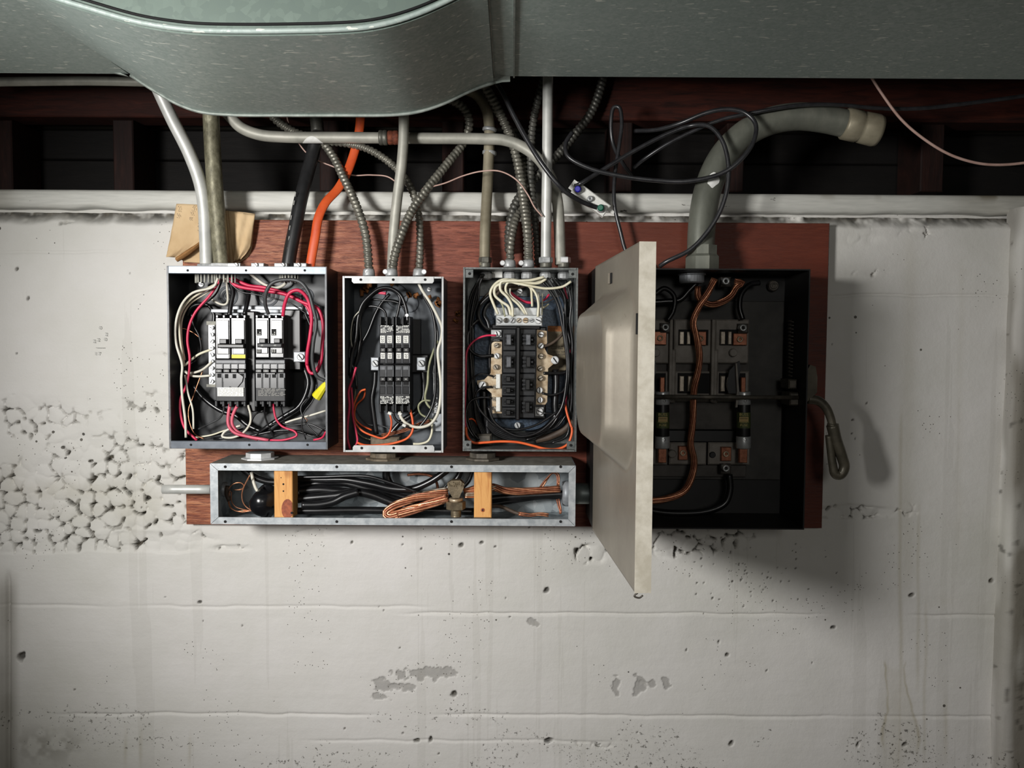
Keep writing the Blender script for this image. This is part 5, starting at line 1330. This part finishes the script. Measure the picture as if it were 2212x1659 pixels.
# ------------------------------------------------------------------ wireway with its contents
def strands(pts, R, n, r, twist, mats, root, name='strand_bundle', sub=8, seg=6, jit=.12):
    """twisted strands about a path; one mesh per material"""
    w = spline(pts, sub)
    w = resample(w, .004); fr = frames(w)
    rr = random.Random(len(pts)*7 + n); bm = {k: MB() for k in set(mats)}
    out = None
    for k in range(n):
        ring = 0.0 if k == 0 and n > 5 else R
        ph = 2*math.pi*k/max(n-1, 1); j1 = rr.uniform(-1, 1)*jit
        q = []
        for i, (t, u, v) in enumerate(fr):
            an = ph + twist*i*.004 + j1*math.sin(i*.13 + k)
            rad = ring*(1 + jit*math.sin(i*.21 + 2.1*k))
            q.append(w[i] + u*math.cos(an)*rad + v*math.sin(an)*rad)
        bm[mats[k % len(mats)]].tube(q, r, seg, 1)
    for mt, b in bm.items(): out = b.build(name, mt, root)
    return out
YFW, YBW = 1.280, 1.379
ww = thing('wireway', P(849, 1134, 1.33), 'long galvanized wireway box full of black cables under the panels', 'wireway')
X0, X1, Z0, Z1 = rectw(455, 1003, 1243, 1134, YFW); tt = .0016
MB().box(X0, X1, YBW-.002, YBW, Z0, Z1).build('back_plate', 'galv_box', ww)
for nm, a, mt in (('side_wall', (X0, X0+tt, YFW, YBW-.002, Z0, Z1), 'galv_box'), ('side_wall', (X1-tt, X1, YFW, YBW-.002, Z0, Z1), 'galv_box'),
                  ('top_wall', (X0+tt, X1-tt, YFW, YBW-.002, Z1-tt, Z1), 'dust_top'), ('bottom_wall', (X0+tt, X1-tt, YFW, YBW-.002, Z0, Z0+tt), 'galv_box')):
    MB().box(*a).build(nm, mt, ww)
i0, i1, j0, j1 = rectw(472, 1018, 1228, 1119, YFW)
def strip(pts, nm):
    m = MB().prism(pts, YFW-.0018, YFW+.0005); m.build(nm, 'galv_flange', ww)
g = .0004
strip([(X0+g, Z1), (X1-g, Z1), (i1-g, j1), (i0+g, j1)][::-1], 'cover_flange'); strip([(X0+g, Z0), (X1-g, Z0), (i1-g, j0), (i0+g, j0)], 'cover_flange')
strip([(X0, Z0+g), (i0, j0+g), (i0, j1-g), (X0, Z1-g)], 'cover_flange'); strip([(X1, Z0+g), (i1, j0+g), (i1, j1-g), (X1, Z1-g)][::-1], 'cover_flange')
for x in (486, 727, 975, 1211): hole(ww, x, 1008.5, YFW-.0032, 3); hole(ww, x, 1127, YFW-.0032, 3)
for x, mt in ((562, 'zinc_bright'), (829, 'grimy_nut'), (1043, 'iron')):
    c0 = P(x, 993, 1.335)
    MB().rev(c0, c0 + Vector((0, 0, .012)), [(0, .027), (.001, .029), (.004, .029), (.005, .022), (.012, .022)], 8, smooth=False, phase=.35).build('locknut', mt, ww)
c0 = P(1214, 1066, 1.335); MB().rev(c0, c0 + Vector((.02, 0, 0)), [(0, .019), (.006, .021), (.012, .021), (.02, .018)], 16).build('bushing', 'pan_steel', ww)
c0 = P(476, 1057, 1.335); MB().rev(c0, c0 + Vector((.012, 0, 0)), [(0, .010), (.004, .012), (.008, .012), (.012, .010)], 12).build('bushing', 'pan_steel', ww)

TA = (450, 985, .1401); TB = (740, 1000, .1266); TC = (950, 1000, .1582)
def tp(T, pts, y): return [P(T[0]+T[2]*a, T[1]+T[2]*b, y if not isinstance(y, (list, tuple)) else y[0] + (y[1]-y[0])*i/(len(pts)-1)) for i, (a, b) in enumerate(pts)]
def wcable(T, pts, wd, y, label, mat='wire_black'):
    q = tp(T, pts, y); yy = sum(p.y for p in q)/len(q)
    root = thing('feeder_cable', q[0], label, 'cable', 'cables inside the wireway')
    MB().tube(q, wd*T[2]/2*PM(yy), 12, 7).build('jacket', mat, root)
    return root
full = (0, 0, 1.0)
wcable(full, [(640, 1031), (700, 1030), (760, 1028), (800, 1030), (850, 1045), (900, 1062)], 7, (1.318, 1.31), 'thin black cable arching over the top of the wireway cables')
wcable(full, [(636, 1036), (700, 1036), (745, 1036), (800, 1045), (850, 1056), (890, 1056), (930, 1040), (966, 1016)], 15, (1.34, 1.325), 'black cable sweeping up to the right inside the wireway')
wcable(full, [(640, 1052), (700, 1042), (745, 1043), (800, 1058), (860, 1072), (910, 1082), (960, 1090)], 17, (1.345, 1.345), 'black cable sloping down behind the copper bundle')
wcable(full, [(636, 1062), (690, 1058), (740, 1062), (800, 1066), (850, 1078), (905, 1094)], 18, (1.328, 1.34), 'thick matte black cable through the middle of the wireway')
wcable(full, [(640, 1078), (690, 1074), (730, 1070), (770, 1063), (800, 1068), (840, 1083), (870, 1092)], 19, (1.320, 1.328), 'humped black cable in the middle of the wireway')
wcable(full, [(652, 1091), (690, 1090), (720, 1084), (745, 1072), (775, 1063)], 17, (1.305, 1.315), 'shiny short black cable curving upward beside the knotty wood block')
wcable(full, [(600, 1104), (700, 1103), (760, 1102), (850, 1103), (930, 1103), (1030, 1105)], 16, (1.315, 1.335), 'lowest straight black cable lying along the wireway floor')
wcable(full, [(836, 1010), (835, 1030), (845, 1050), (870, 1075), (900, 1098)], 18, (1.350, 1.352), 'black cable dropping through the middle top knockout')
wcable(full, [(998, 1010), (990, 1030), (970, 1050), (940, 1080), (900, 1104)], 13, (1.35, 1.352), 'black cable curving down behind the bronze connector')
wcable(full, [(1022, 1012), (1012, 1040), (985, 1064), (950, 1085)], 8, (1.345, 1.35), 'slim black cable beside the plain wood block')
wcable(full, [(1030, 1082), (1070, 1076), (1110, 1073), (1160, 1070), (1216, 1067)], 16, (1.335, 1.333), 'black cable leading right under the copper bundle')
wcable(full, [(1030, 1094), (1080, 1086), (1130, 1078), (1170, 1073), (1214, 1073)], 12, (1.345, 1.34), 'second black cable leading right behind the plain wood block')
wcable(full, [(1050, 1094), (1080, 1094), (1110, 1106), (1130, 1113)], 8, (1.325, 1.315), 'short thin black wire end at the lower right of the wireway', 'wire_brown')
wcable(full, [(880, 1026), (910, 1024), (936, 1031), (945, 1050), (943, 1068)], 6, (1.355, 1.355), 'thin reddish brown wire hooked behind the sweeping black cable', 'copper_dull')
wcable(full, [(520, 1010), (545, 1028), (575, 1040), (600, 1042)], 14, (1.34, 1.345), 'black cable entering the wireway at the upper left')
wcable(full, [(543, 1020), (548, 1042), (556, 1060), (570, 1070)], 7, (1.335, 1.325), 'white wire entering the tape wrapped splice', 'wire_white')
# copper bundles
cw = thing('copper_bundle', P(830, 1112, 1.31), 'folded bundle of bright bare copper strands clamped in the bronze connector', 'copper cable')
def fp(pts, y): return tp(full, pts, y)
strands(fp([(968, 1064), (940, 1068), (905, 1074), (875, 1083), (850, 1094), (834, 1110), (842, 1116), (860, 1110), (890, 1100), (930, 1088), (968, 1074)], (1.318, 1.300)), .0046, 8, .0019, 30, ['copper', 'copper', 'copper_dull', 'copper'], cw)
strands(fp([(966, 1060), (930, 1066), (895, 1074), (862, 1088), (838, 1104), (830, 1114)], (1.328, 1.318)), .0042, 7, .0018, 26, ['copper_tin', 'copper_dull', 'copper_tin'], cw)
strands(fp([(968, 1076), (930, 1090), (890, 1104), (858, 1116)], (1.302, 1.298)), .0042, 7, .0018, 26, ['copper', 'copper_dull'], cw)
cr = thing('copper_bundle', P(1210, 1060, 1.33), 'straight bare copper strand bundle running to the right end of the wireway', 'copper cable')
strands(fp([(1002, 1064), (1030, 1056), (1060, 1052), (1090, 1060), (1130, 1061), (1170, 1059), (1214, 1056)], (1.31, 1.325)), .0042, 8, .0020, 34, ['copper_dull', 'copper', 'copper_dull'], cr)
strands(fp([(1004, 1070), (1030, 1068), (1048, 1060), (1076, 1050)], (1.305, 1.315)), .0036, 6, .0016, 20, ['copper', 'copper_tin'], cr)
strands(fp([(1168, 1054), (1182, 1034), (1196, 1020), (1205, 1026), (1206, 1042), (1205, 1054)], (1.33, 1.315)), .0016, 3, .0013, 50, ['copper_dull', 'copper'], cr, 'bonding_loop')
strands(fp([(1205, 1078), (1208, 1092), (1211, 1105), (1209, 1114)], (1.318, 1.31)), .0016, 3, .0013, 50, ['copper_dull'], cr, 'bonding_tail')
cs = thing('copper_bundle', P(1150, 1114, 1.31), 'short frayed copper strands lying at the lower right of the wireway', 'copper cable')
strands(fp([(1120, 1110), (1150, 1112), (1172, 1111), (1190, 1113)], 1.312), .0022, 4, .0013, 60, ['copper', 'copper_dull'], cs)
cl_ = thing('copper_coil', P(505, 1100, 1.33), 'tangled coil of thin bare copper wire at the left end of the wireway', 'copper wire')
for pts, d in (([(540, 1026), (530, 1045), (523, 1065), (524, 1082), (532, 1095), (548, 1104), (560, 1106)], 3), ([(497, 1060), (493, 1080), (497, 1096), (510, 1104), (530, 1103), (548, 1104)], 2.2),
               ([(500, 1062), (500, 1082), (508, 1094), (524, 1100), (540, 1103)], 2.2), ([(495, 1064), (496, 1090), (503, 1100), (520, 1106), (540, 1104)], 2.2),
               ([(492, 1058), (503, 1046), (520, 1043), (527, 1050), (522, 1057), (505, 1058)], 2.6), ([(490, 1062), (500, 1048), (514, 1042), (526, 1047), (524, 1055), (512, 1058)], 2.2)):
    MB().tube(fp(pts, (1.318, 1.325)), d/2*PM(1.32), 6, 7).build('loop', 'copper', cl_)
MB().tube(fp([(492, 1050), (490, 1066), (496, 1082)], 1.32), .004, 8, 4).build('dark_wrap', 'wire_brown', cl_)
# tape-wrapped splice
def blob():
    root = thing('taped_splice', P(570, 1116, 1.325), 'lumpy splice wrapped in shiny black tape at the left of the wireway', 'splice')
    c0 = P(572, 1082, 1.322); s = PM(1.322); vs = []; fs = []; nu, nv = 22, 14
    for j in range(nv+1):
        th = math.pi*j/nv
        for i in range(nu):
            an = 2*math.pi*i/nu
            r = 34*(1 + .09*math.sin(3*an + 1) + .13*math.sin(2*th + an) + .07*abs(math.sin(2.5*an - 3*th + .6)) - .03)
            x = math.sin(th)*math.cos(an)*r*.95; y = math.sin(th)*math.sin(an)*r*.8; z = math.cos(th)*r*(.92 if th < 1.57 else 1.0)
            if th > 2.2: x += (th-2.2)*7
            vs.append(c0 + Vector((x*s, y*s, z*s)))
    for j in range(nv):
        for i in range(nu):
            fs.append((j*nu+i, (j+1)*nu+i, (j+1)*nu+(i+1) % nu, j*nu+(i+1) % nu))
    MB().add(vs, fs, True).build('tape_wrap', 'tape_black', root)
    MB().tube(fp([(600, 1070), (625, 1066), (650, 1064)], 1.33), .011, 10, 4).build('tail', 'tape_black', root)
blob()
# wood blocks wedged in the opening
def block(x0, x1, ya, yb, label, knot):
    root = thing('wood_block', P((x0+x1)/2, 1116, (ya+yb)/2), label, 'wood block', 'wood blocks wedged in the wireway')
    MB().pbox(x0, 1015.5, x1, 1118.5, ya, yb, .0012).build('timber', 'pine', root)
    if knot:
        m = MB(); pts = []
        for k in range(18):
            a = 2*math.pi*k/18; pts.append((x0 + 29 + 13*math.cos(a), 1100 + 22*math.sin(a)))
        pts = [(min(x, x1-1), min(y, 1117)) for x, y in pts]
        m.pprism(pts, ya-.0003, ya+.001); m.build('knot', 'pine_knot', root)
        for a, b, r_ in ((612, 1046, 2.2), (612, 1061, 1.8), (607, 1032, 1.2), (630, 1108, 3)): MB().disc(a, b, ya-.0004, r_, .001).build('dent', 'dark_hole', root)
    else:
        MB().disc(x0+19, 1102, ya-.0004, 4.5, .001).build('knot', 'pine_knot', root); MB().disc(x0+19, 1102, ya-.0006, 2.2, .001).build('dent', 'dark_hole', root)
block(592, 632, 1.2835, 1.315, 'knotty pine wood block wedged at the left of the wireway', True)
block(1024, 1062, 1.2835, 1.312, 'plain pine wood block wedged at the right of the wireway', False)
# split bolt connector
sb = thing('split_bolt', P(985, 1112, 1.305), 'bronze split bolt connector gripping the copper strands', 'connector')
yb_ = 1.300
MB().pprism([(966, 1044), (976, 1038), (994, 1038), (1003, 1046), (1001, 1056), (996, 1066), (992, 1076), (978, 1076), (972, 1066), (967, 1056)], yb_-.008, yb_+.008).build('clamp_head', 'bronze', sb)
m = MB(); r = random.Random(2)
for k in range(34):
    p = P(969 + r.random()*31, 1041 + r.random()*10, yb_-.0088); m.obox(p, (.0018, .001, .0018), Matrix.Rotation(r.random()*3, 3, 'Y'), .0004)
m.build('rough_top', 'bronze', sb)
c0 = P(985, 1116, yb_); c1_ = P(985, 1076, yb_); L = (c1_-c0).length
MB().rev(c0, c1_, [(0, .0085)] + [(L*.04*k, .0085 if k % 2 else .0078) for k in range(1, 10)] + [(L*.42, .0085)], 14).build('bolt', 'bronze', sb)
MB().rev(c0 + Vector((0, 0, L*.40)), c1_, [(0, .0145), (.001, .0155), (L*.40, .0155), (L*.43, .0145)], 6, smooth=False, phase=.5).build('hex_nut', 'bronze', sb)
MB().rev(c0 + Vector((0, 0, L*.83)), c1_, [(0, .0105), (L*.08, .011), (L*.17, .0105)], 16).build('washer', 'brass_stain', sb)

# ------------------------------------------------------------------ fused disconnect with its open door
YFD, YBD = 1.265, 1.379
dc = thing('fused_disconnect', P(1515, 1143, 1.32), 'black fused disconnect box with a tan bulging door swung open', 'disconnect box')
DX0, DX1, DZ0, DZ1 = rectw(1283, 580, 1744, 1143, YFD); tt = .002
MB().box(DX0, DX1, YBD-.002, YBD, DZ0, DZ1).build('back_plate', 'disc_black', dc)
for nm, a in (('side_wall', (DX0, DX0+tt, YFD, YBD-.002, DZ0, DZ1)), ('side_wall', (DX1-tt, DX1, YFD, YBD-.002, DZ0, DZ1)),
              ('top_wall', (DX0+tt, DX1-tt, YFD, YBD-.002, DZ1-tt, DZ1)), ('bottom_wall', (DX0+tt, DX1-tt, YFD, YBD-.002, DZ0, DZ0+tt))):
    MB().box(*a).build(nm, 'disc_black', dc)
MB().pbox(1395, 650, 1690, 1036, 1.368, 1.377, .001).build('mounting_plate', 'disc_plate', dc)
# ceramic switch and fuse blocks
for xs in ((1372, 1446), (1456, 1540), (1545, 1618)):
    a, b = xs
    MB().pbox(a, 690, b, 785, 1.342, 1.368, .002).pbox(a, 802, b, 868, 1.345, 1.368, .002).build('switch_block', 'ceramic', dc)
    MB().pbox(a, 785, b, 803, 1.355, 1.368).build('block_gap', 'ceramic_dark', dc)
    MB().pbox(a+10, 712, b-10, 746, 1.340, 1.345).build('contact_well', 'dark_hole', dc)
    for u0, v0, u1, v1 in ((12, 716, 22, 744), (28, 716, 36, 744), (12, 812, 22, 846), (30, 812, 40, 846)):
        MB().pbox(a+u0, v0, a+u1, v1, 1.336, 1.345, .001).build('contact_jaw', 'copper_tin', dc)
    MB().pbox(a+8, 806, b-8, 850, 1.3435, 1.3455).build('contact_well', 'dark_hole', dc)
for a in (1450, 1541): MB().pbox(a-4, 690, a+3, 868, 1.332, 1.368, .001).pbox(a-2, 755, a+10, 870, 1.336, 1.36, .002).build('barrier', 'ceramic', dc)
MB().pbox(1372, 868, 1618, 930, 1.356, 1.368, .001).build('centre_plate', 'ceramic_dark', dc)
MB().pbox(1372, 928, 1620, 956, 1.345, 1.368, .002).build('cross_bar', 'toggle_black', dc)
for a, b in ((1372, 1442), (1446, 1526), (1530, 1620)): MB().pbox(a, 956, b, 1004, 1.342, 1.368, .002).build('fuse_block', 'ceramic', dc)
MB().pbox(1372, 1004, 1612, 1030, 1.358, 1.368, .001).build('lower_plate', 'ceramic_dark', dc)
for x0, y0, x1, y1 in ((1413, 716, 1440, 745), (1502, 716, 1526, 746), (1584, 720, 1614, 746), (1466, 964, 1486, 994), (1558, 966, 1580, 996)):
    q = MB().pbox(x0, y0, x1, y1, 1.334, 1.344, .001).build('copper_pad', 'copper_dull', dc)
    MB().ring((x0+x1)/2, (y0+y1)/2, 1.330, 6.5, 3.4, .005, 14).build('pad_nut', 'brass_stain', q)
for x, y in ((1418, 762), (1585, 762), (1453, 981)): MB().disc(x, y, 1.334, 9, .01, 12).build('boss', 'ceramic', dc)
MB().disc(1540, 983, 1.338, 7, .006, 12).build('boss', 'toggle_black', dc)
for x, y in ((1438, 707), (1606, 708), (1569, 1012), (1569, 607)):
    MB().ring(x, y, 1.318, 7.5, 3.8, .014, 18).build('lug_ring', 'fuse_cap', dc)
    MB().pbox(x-11, y-9, x+11, y+12, 1.332, 1.352, .002).build('lug_body', 'ceramic_dark', dc)
# switch blades, the actuating rod and its spring
for x in (1408, 1590):
    MB().pprism([(x-14, 800), (x+4, 782), (x+8, 780), (x+10, 800), (x+4, 822), (x+8, 850), (x-16, 850), (x-20, 830)], 1.318, 1.324).build('switch_blade', 'toggle_black', dc)
    MB().pprism([(x-1, 785), (x+2, 785), (x+7, 845), (x+3, 880), (x-1, 880), (x+2, 845)], 1.312, 1.318).build('blade_arm', 'ceramic', dc)
A, B = P(1402, 857, 1.298), P(1728, 859, 1.300); L = (B-A).length
MB().rev(A, B, [(0, .0036), (L*.45, .0036), (L*.55, .0034), (L, .0034)], 12).build('actuating_rod', 'iron', dc)
MB().pbox(1704, 820, 1722, 840, 1.30, 1.34, .002).pbox(1706, 848, 1732, 876, 1.30, 1.34, .002).build('rod_bracket', 'iron', dc)
m = MB(); q = []
for i in range(16*14+1):
    t = i/(16*14); an = 2*math.pi*16*t; c0 = P(1712, 690 + 125*t, 1.335); q.append(c0 + Vector((math.cos(an)*.0062, math.sin(an)*.0062, 0)))
m.tube(q, .0011, 5, 1); m.build('spring', 'iron', dc)
MB().pbox(1733, 676, 1742, 745, 1.30, 1.34, .002).build('latch_plate', 'pan_steel', dc)
MB().disc(1672, 617, 1.362, 12, .01, 14).ring(1672, 617, 1.358, 7, 4, .004, 12).build('mounting_bolt', 'iron', dc)
c0 = P(1494, 612, 1.325)
MB().rev(c0, c0 + Vector((0, 0, .02)), [(0, .0175), (.002, .0195), (.012, .0195), (.013, .022), (.018, .022), (.02, .020)], 26, smooth=False).build('conduit_bushing', 'pan_steel', dc)
# interior conductors
def dwire(pts, wd, y, mat='wire_black'):
    q = tp((1370, 500, .41), pts, y); MB().tube(q, wd*.41/2*PM(1.33), 10, 7).build('conductor', mat, dc)
dwire([(330, 270), (290, 310), (240, 360), (150, 370), (60, 385), (30, 470)], 30, (1.328, 1.335)); dwire([(110, 330), (160, 300), (210, 340), (205, 420), (175, 470)], 26, (1.325, 1.33))
dwire([(660, 270), (610, 280), (565, 330), (555, 400), (572, 465)], 28, (1.34, 1.33)); dwire([(500, 1280), (505, 1360), (480, 1430), (400, 1470), (250, 1485), (90, 1470), (-60, 1420), (-150, 1395)], 36, (1.335, 1.33))
strands(tp((1370, 500, .41), [(425, 250), (385, 330), (335, 410), (312, 480), (330, 560), (345, 650), (336, 740), (318, 820), (312, 900), (312, 960), (305, 1050), (298, 1120), (315, 1200), (306, 1280), (270, 1360), (200, 1400), (60, 1420), (-60, 1395), (-150, 1380)], (1.315, 1.322)), .0036, 9, .0019, 20, ['copper_dull', 'copper', 'copper_dull'], dc, 'ground_conductor')
strands(tp((1370, 500, .41), [(335, 290), (340, 350), (400, 385), (460, 372), (510, 340), (540, 290), (570, 270), (520, 262)], (1.322, 1.318)), .0034, 7, .0016, 20, ['copper_dull', 'copper_dull', 'copper'], dc, 'ground_tail')
# outside handle
hd = MB().pprism([(1744, 800), (1750, 788), (1762, 792), (1766, 815), (1765, 848), (1744, 868)], 1.285, 1.297).build('operating_handle', 'handle_iron', dc)
MB().tube(fp([(1746, 862), (1768, 866), (1784, 880), (1794, 902), (1799, 922)], (1.29, 1.285)), lambda t: .0075 - .0012*t, 12, 6, flat=.7).build('handle_arm', 'handle_iron', hd)
MB().tube(fp([(1798, 918), (1806, 950), (1818, 985), (1824, 1010), (1815, 1026), (1804, 1024), (1799, 1005), (1794, 970), (1790, 940)], (1.284, 1.284)), lambda t: .0095 - .0040*t, 12, 6).build('handle_grip', 'handle_iron', hd)
c0, c1_ = P(1798, 922, 1.284), P(1800, 914, 1.284)
MB().rev(c0, c1_, [(0, .0085), (.004, .0085)], 12).build('grip_ferrule', 'handle_iron', hd)

# the door, swung out towards the camera
H = Vector((P(1283, 829, YFD).x, YFD, 0)); Nn = Vector((P(1378, 829, .945).x, .945, 0))
ud = (Nn - H).normalized(); DW = (Nn - H).length; nd = Vector((ud.y, -ud.x, 0))      # nd points left, the outside of the door
if nd.x > 0: nd = -nd
DH = DZ1 - DZ0 + .004; zb = DZ0 - .002
def dpt(u, v, n): return Vector((H.x, H.y, zb + v)) + ud*u + nd*n
bu1 = (YFD - .957)/abs(ud.y); bv0 = P(1366, 1036, .957).z - zb; bv1 = P(1370, 610, .957).z - zb; bu0 = .016
def bulge(u, v):
    cx, cy = (bu0+bu1)/2, (bv0+bv1)/2; hx, hy = (bu1-bu0)/2, (bv1-bv0)/2
    r = .085 if (u < cx and v < cy) else .062
    qx, qy = abs(u-cx) - hx + r, abs(v-cy) - hy + r
    sd = math.hypot(max(qx, 0), max(qy, 0)) + min(max(qx, qy), 0) - r
    t = -sd/.030
    if t <= 0: return 0.0
    if t >= 1.12: return .034
    if t < .16: return .034*(t*t/.32)                 # small fillet, straight flank, rounded shoulder
    if t < .88: return .034*(t - .08)
    q = (1.12 - t)/.24
    return .034*(.92 - .12*q*q + .0*q + .08*(1-q)) if False else .034*(1 - .2*q*q)
nu, nv = 96, 130; vs = []; fs = []
for j in range(nv+1):
    for i in range(nu+1):
        u, v = DW*i/nu, DH*j/nv; vs.append(dpt(u, v, bulge(u, v)))
for j in range(nv):
    for i in range(nu):
        a = j*(nu+1)+i; fs.append((a, a+1, a+nu+2, a+nu+1))
door = MB().add(vs, fs, True).build('door', 'door_paint', dc)
sm = door.modifiers.new('thickness', 'SOLIDIFY'); sm.thickness = .0015; sm.offset = -1
fl = .0185
def slab(u0, u1, v0, v1, n0, n1):
    c = [dpt(u, v, n) for n in (n0, n1) for u, v in ((u0, v0), (u1, v0), (u1, v1), (u0, v1))]
    return MB().add(c, [(0, 1, 2, 3), (7, 6, 5, 4), (0, 4, 5, 1), (1, 5, 6, 2), (2, 6, 7, 3), (3, 7, 4, 0)])
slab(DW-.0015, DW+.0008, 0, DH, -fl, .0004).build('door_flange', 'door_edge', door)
slab(.0, DW, 0, .0018, -fl, -.0005).build('door_flange', 'door_paint', door)
slab(.0, DW, DH-.0018, DH, -fl, -.0005).build('door_flange', 'door_paint', door)
slab(DW*.40, DW*.46, DH-.035, DH-.021, .0002, .0016).build('latch_slot', 'dark_hole', door)
slab(DW*.405, DW*.43, DH-.035, DH-.021, .0004, .004).build('latch_tab', 'door_paint', door)
slab(DW-.010, DW-.005, DH*.74, DH*.80, .0002, .0014).build('hasp_slot', 'dark_hole', door)
slab(DW*.30, DW*.42, DH*.595, DH*.655, .0343, .0348).build('sticker_ghost', 'door_paint', door)
a = dpt(DW-.004, -.001, -.004)
MB().tube([a, a + Vector((-.004, 0, -.004)), a + Vector((.002, 0, -.006)), a + Vector((.006, 0, -.003))], .0011, 6, 4).build('door_wire', 'iron', door)
# cartridge fuses
def fuse(px, label):
    y = 1.318; s = PM(y)
    root = thing('cartridge_fuse', P(px, 1000, y), label, 'fuse', 'cartridge fuses in the disconnect')
    def seg(nm, ya, yb, r, mt, n=24, parent=None):
        A, B = P(px, yb, y), P(px, ya, y); L = (B-A).length; r = r*s
        return MB().rev(A, B, [(0, r*.95), (L*.06, r), (L*.94, r), (L, r*.95)], n).build(nm, mt, parent or root)
    seg('tube_body', 866, 948, 14.6, 'fuse_black')
    seg('end_cap', 846, 874, 15.4, 'fuse_cap'); cap = seg('end_cap', 942, 968, 16, 'fuse_cap')
    for yy in (866, 950): MB().ring(px + 4, yy, y - 16*s, 3.2, 2.2, .003, 12).build('cap_rivet', 'iron', cap)
    MB().pbox(px-5, 815, px+5, 848, y-.004, y+.004, .001).build('blade', 'copper_dull', root)
    MB().pbox(px-9, 966, px+9, 1000, y-.004, y+.004, .001).build('blade', 'copper_dull', root)
    # curved paper label
    m = MB(); vs = []; fs = []; r = 15.0*s; A, B = P(px, 924, y), P(px, 890, y)
    for k in range(25):
        an = math.pi*(k/24) ; 
        for p in (A, B): vs.append((p.x - math.cos(an)*r, y - math.sin(an)*r, p.z))
    fs = [(2*k, 2*k+2, 2*k+3, 2*k+1) for k in range(24)]
    lb_ = m.add(vs, fs, True).build('fuse_label', 'fuse_label', root)
    yl = y - r - .0006
    lettering('BUSS', px + 1, 895.5, yl, 6, 'fuse_print', lb_, wpx=19); lettering('FUSE', px + 1, 918.5, yl, 4.6, 'fuse_print', lb_, wpx=16)
    MB().pbox(px-9, 900.5, px+11, 911, yl, yl+.0006).build('label_panel', 'fuse_panel', lb_)
    lettering('RENEWABLE', px + 1, 904, yl-.0003, 2.6, 'ink', lb_, wpx=16); lettering('NON-TIME', px + 1, 913.2, yl, 1.8, 'fuse_print', lb_, wpx=15)
    m = MB()
    MB().pbox(px-10, 911.6, px+12, 912.2, yl, yl+.0004).build('label_rule', 'fuse_print', lb_)
fuse(1431, 'black cartridge fuse just right of the open door edge')
fuse(1606, 'black cartridge fuse farther right in the disconnect box')
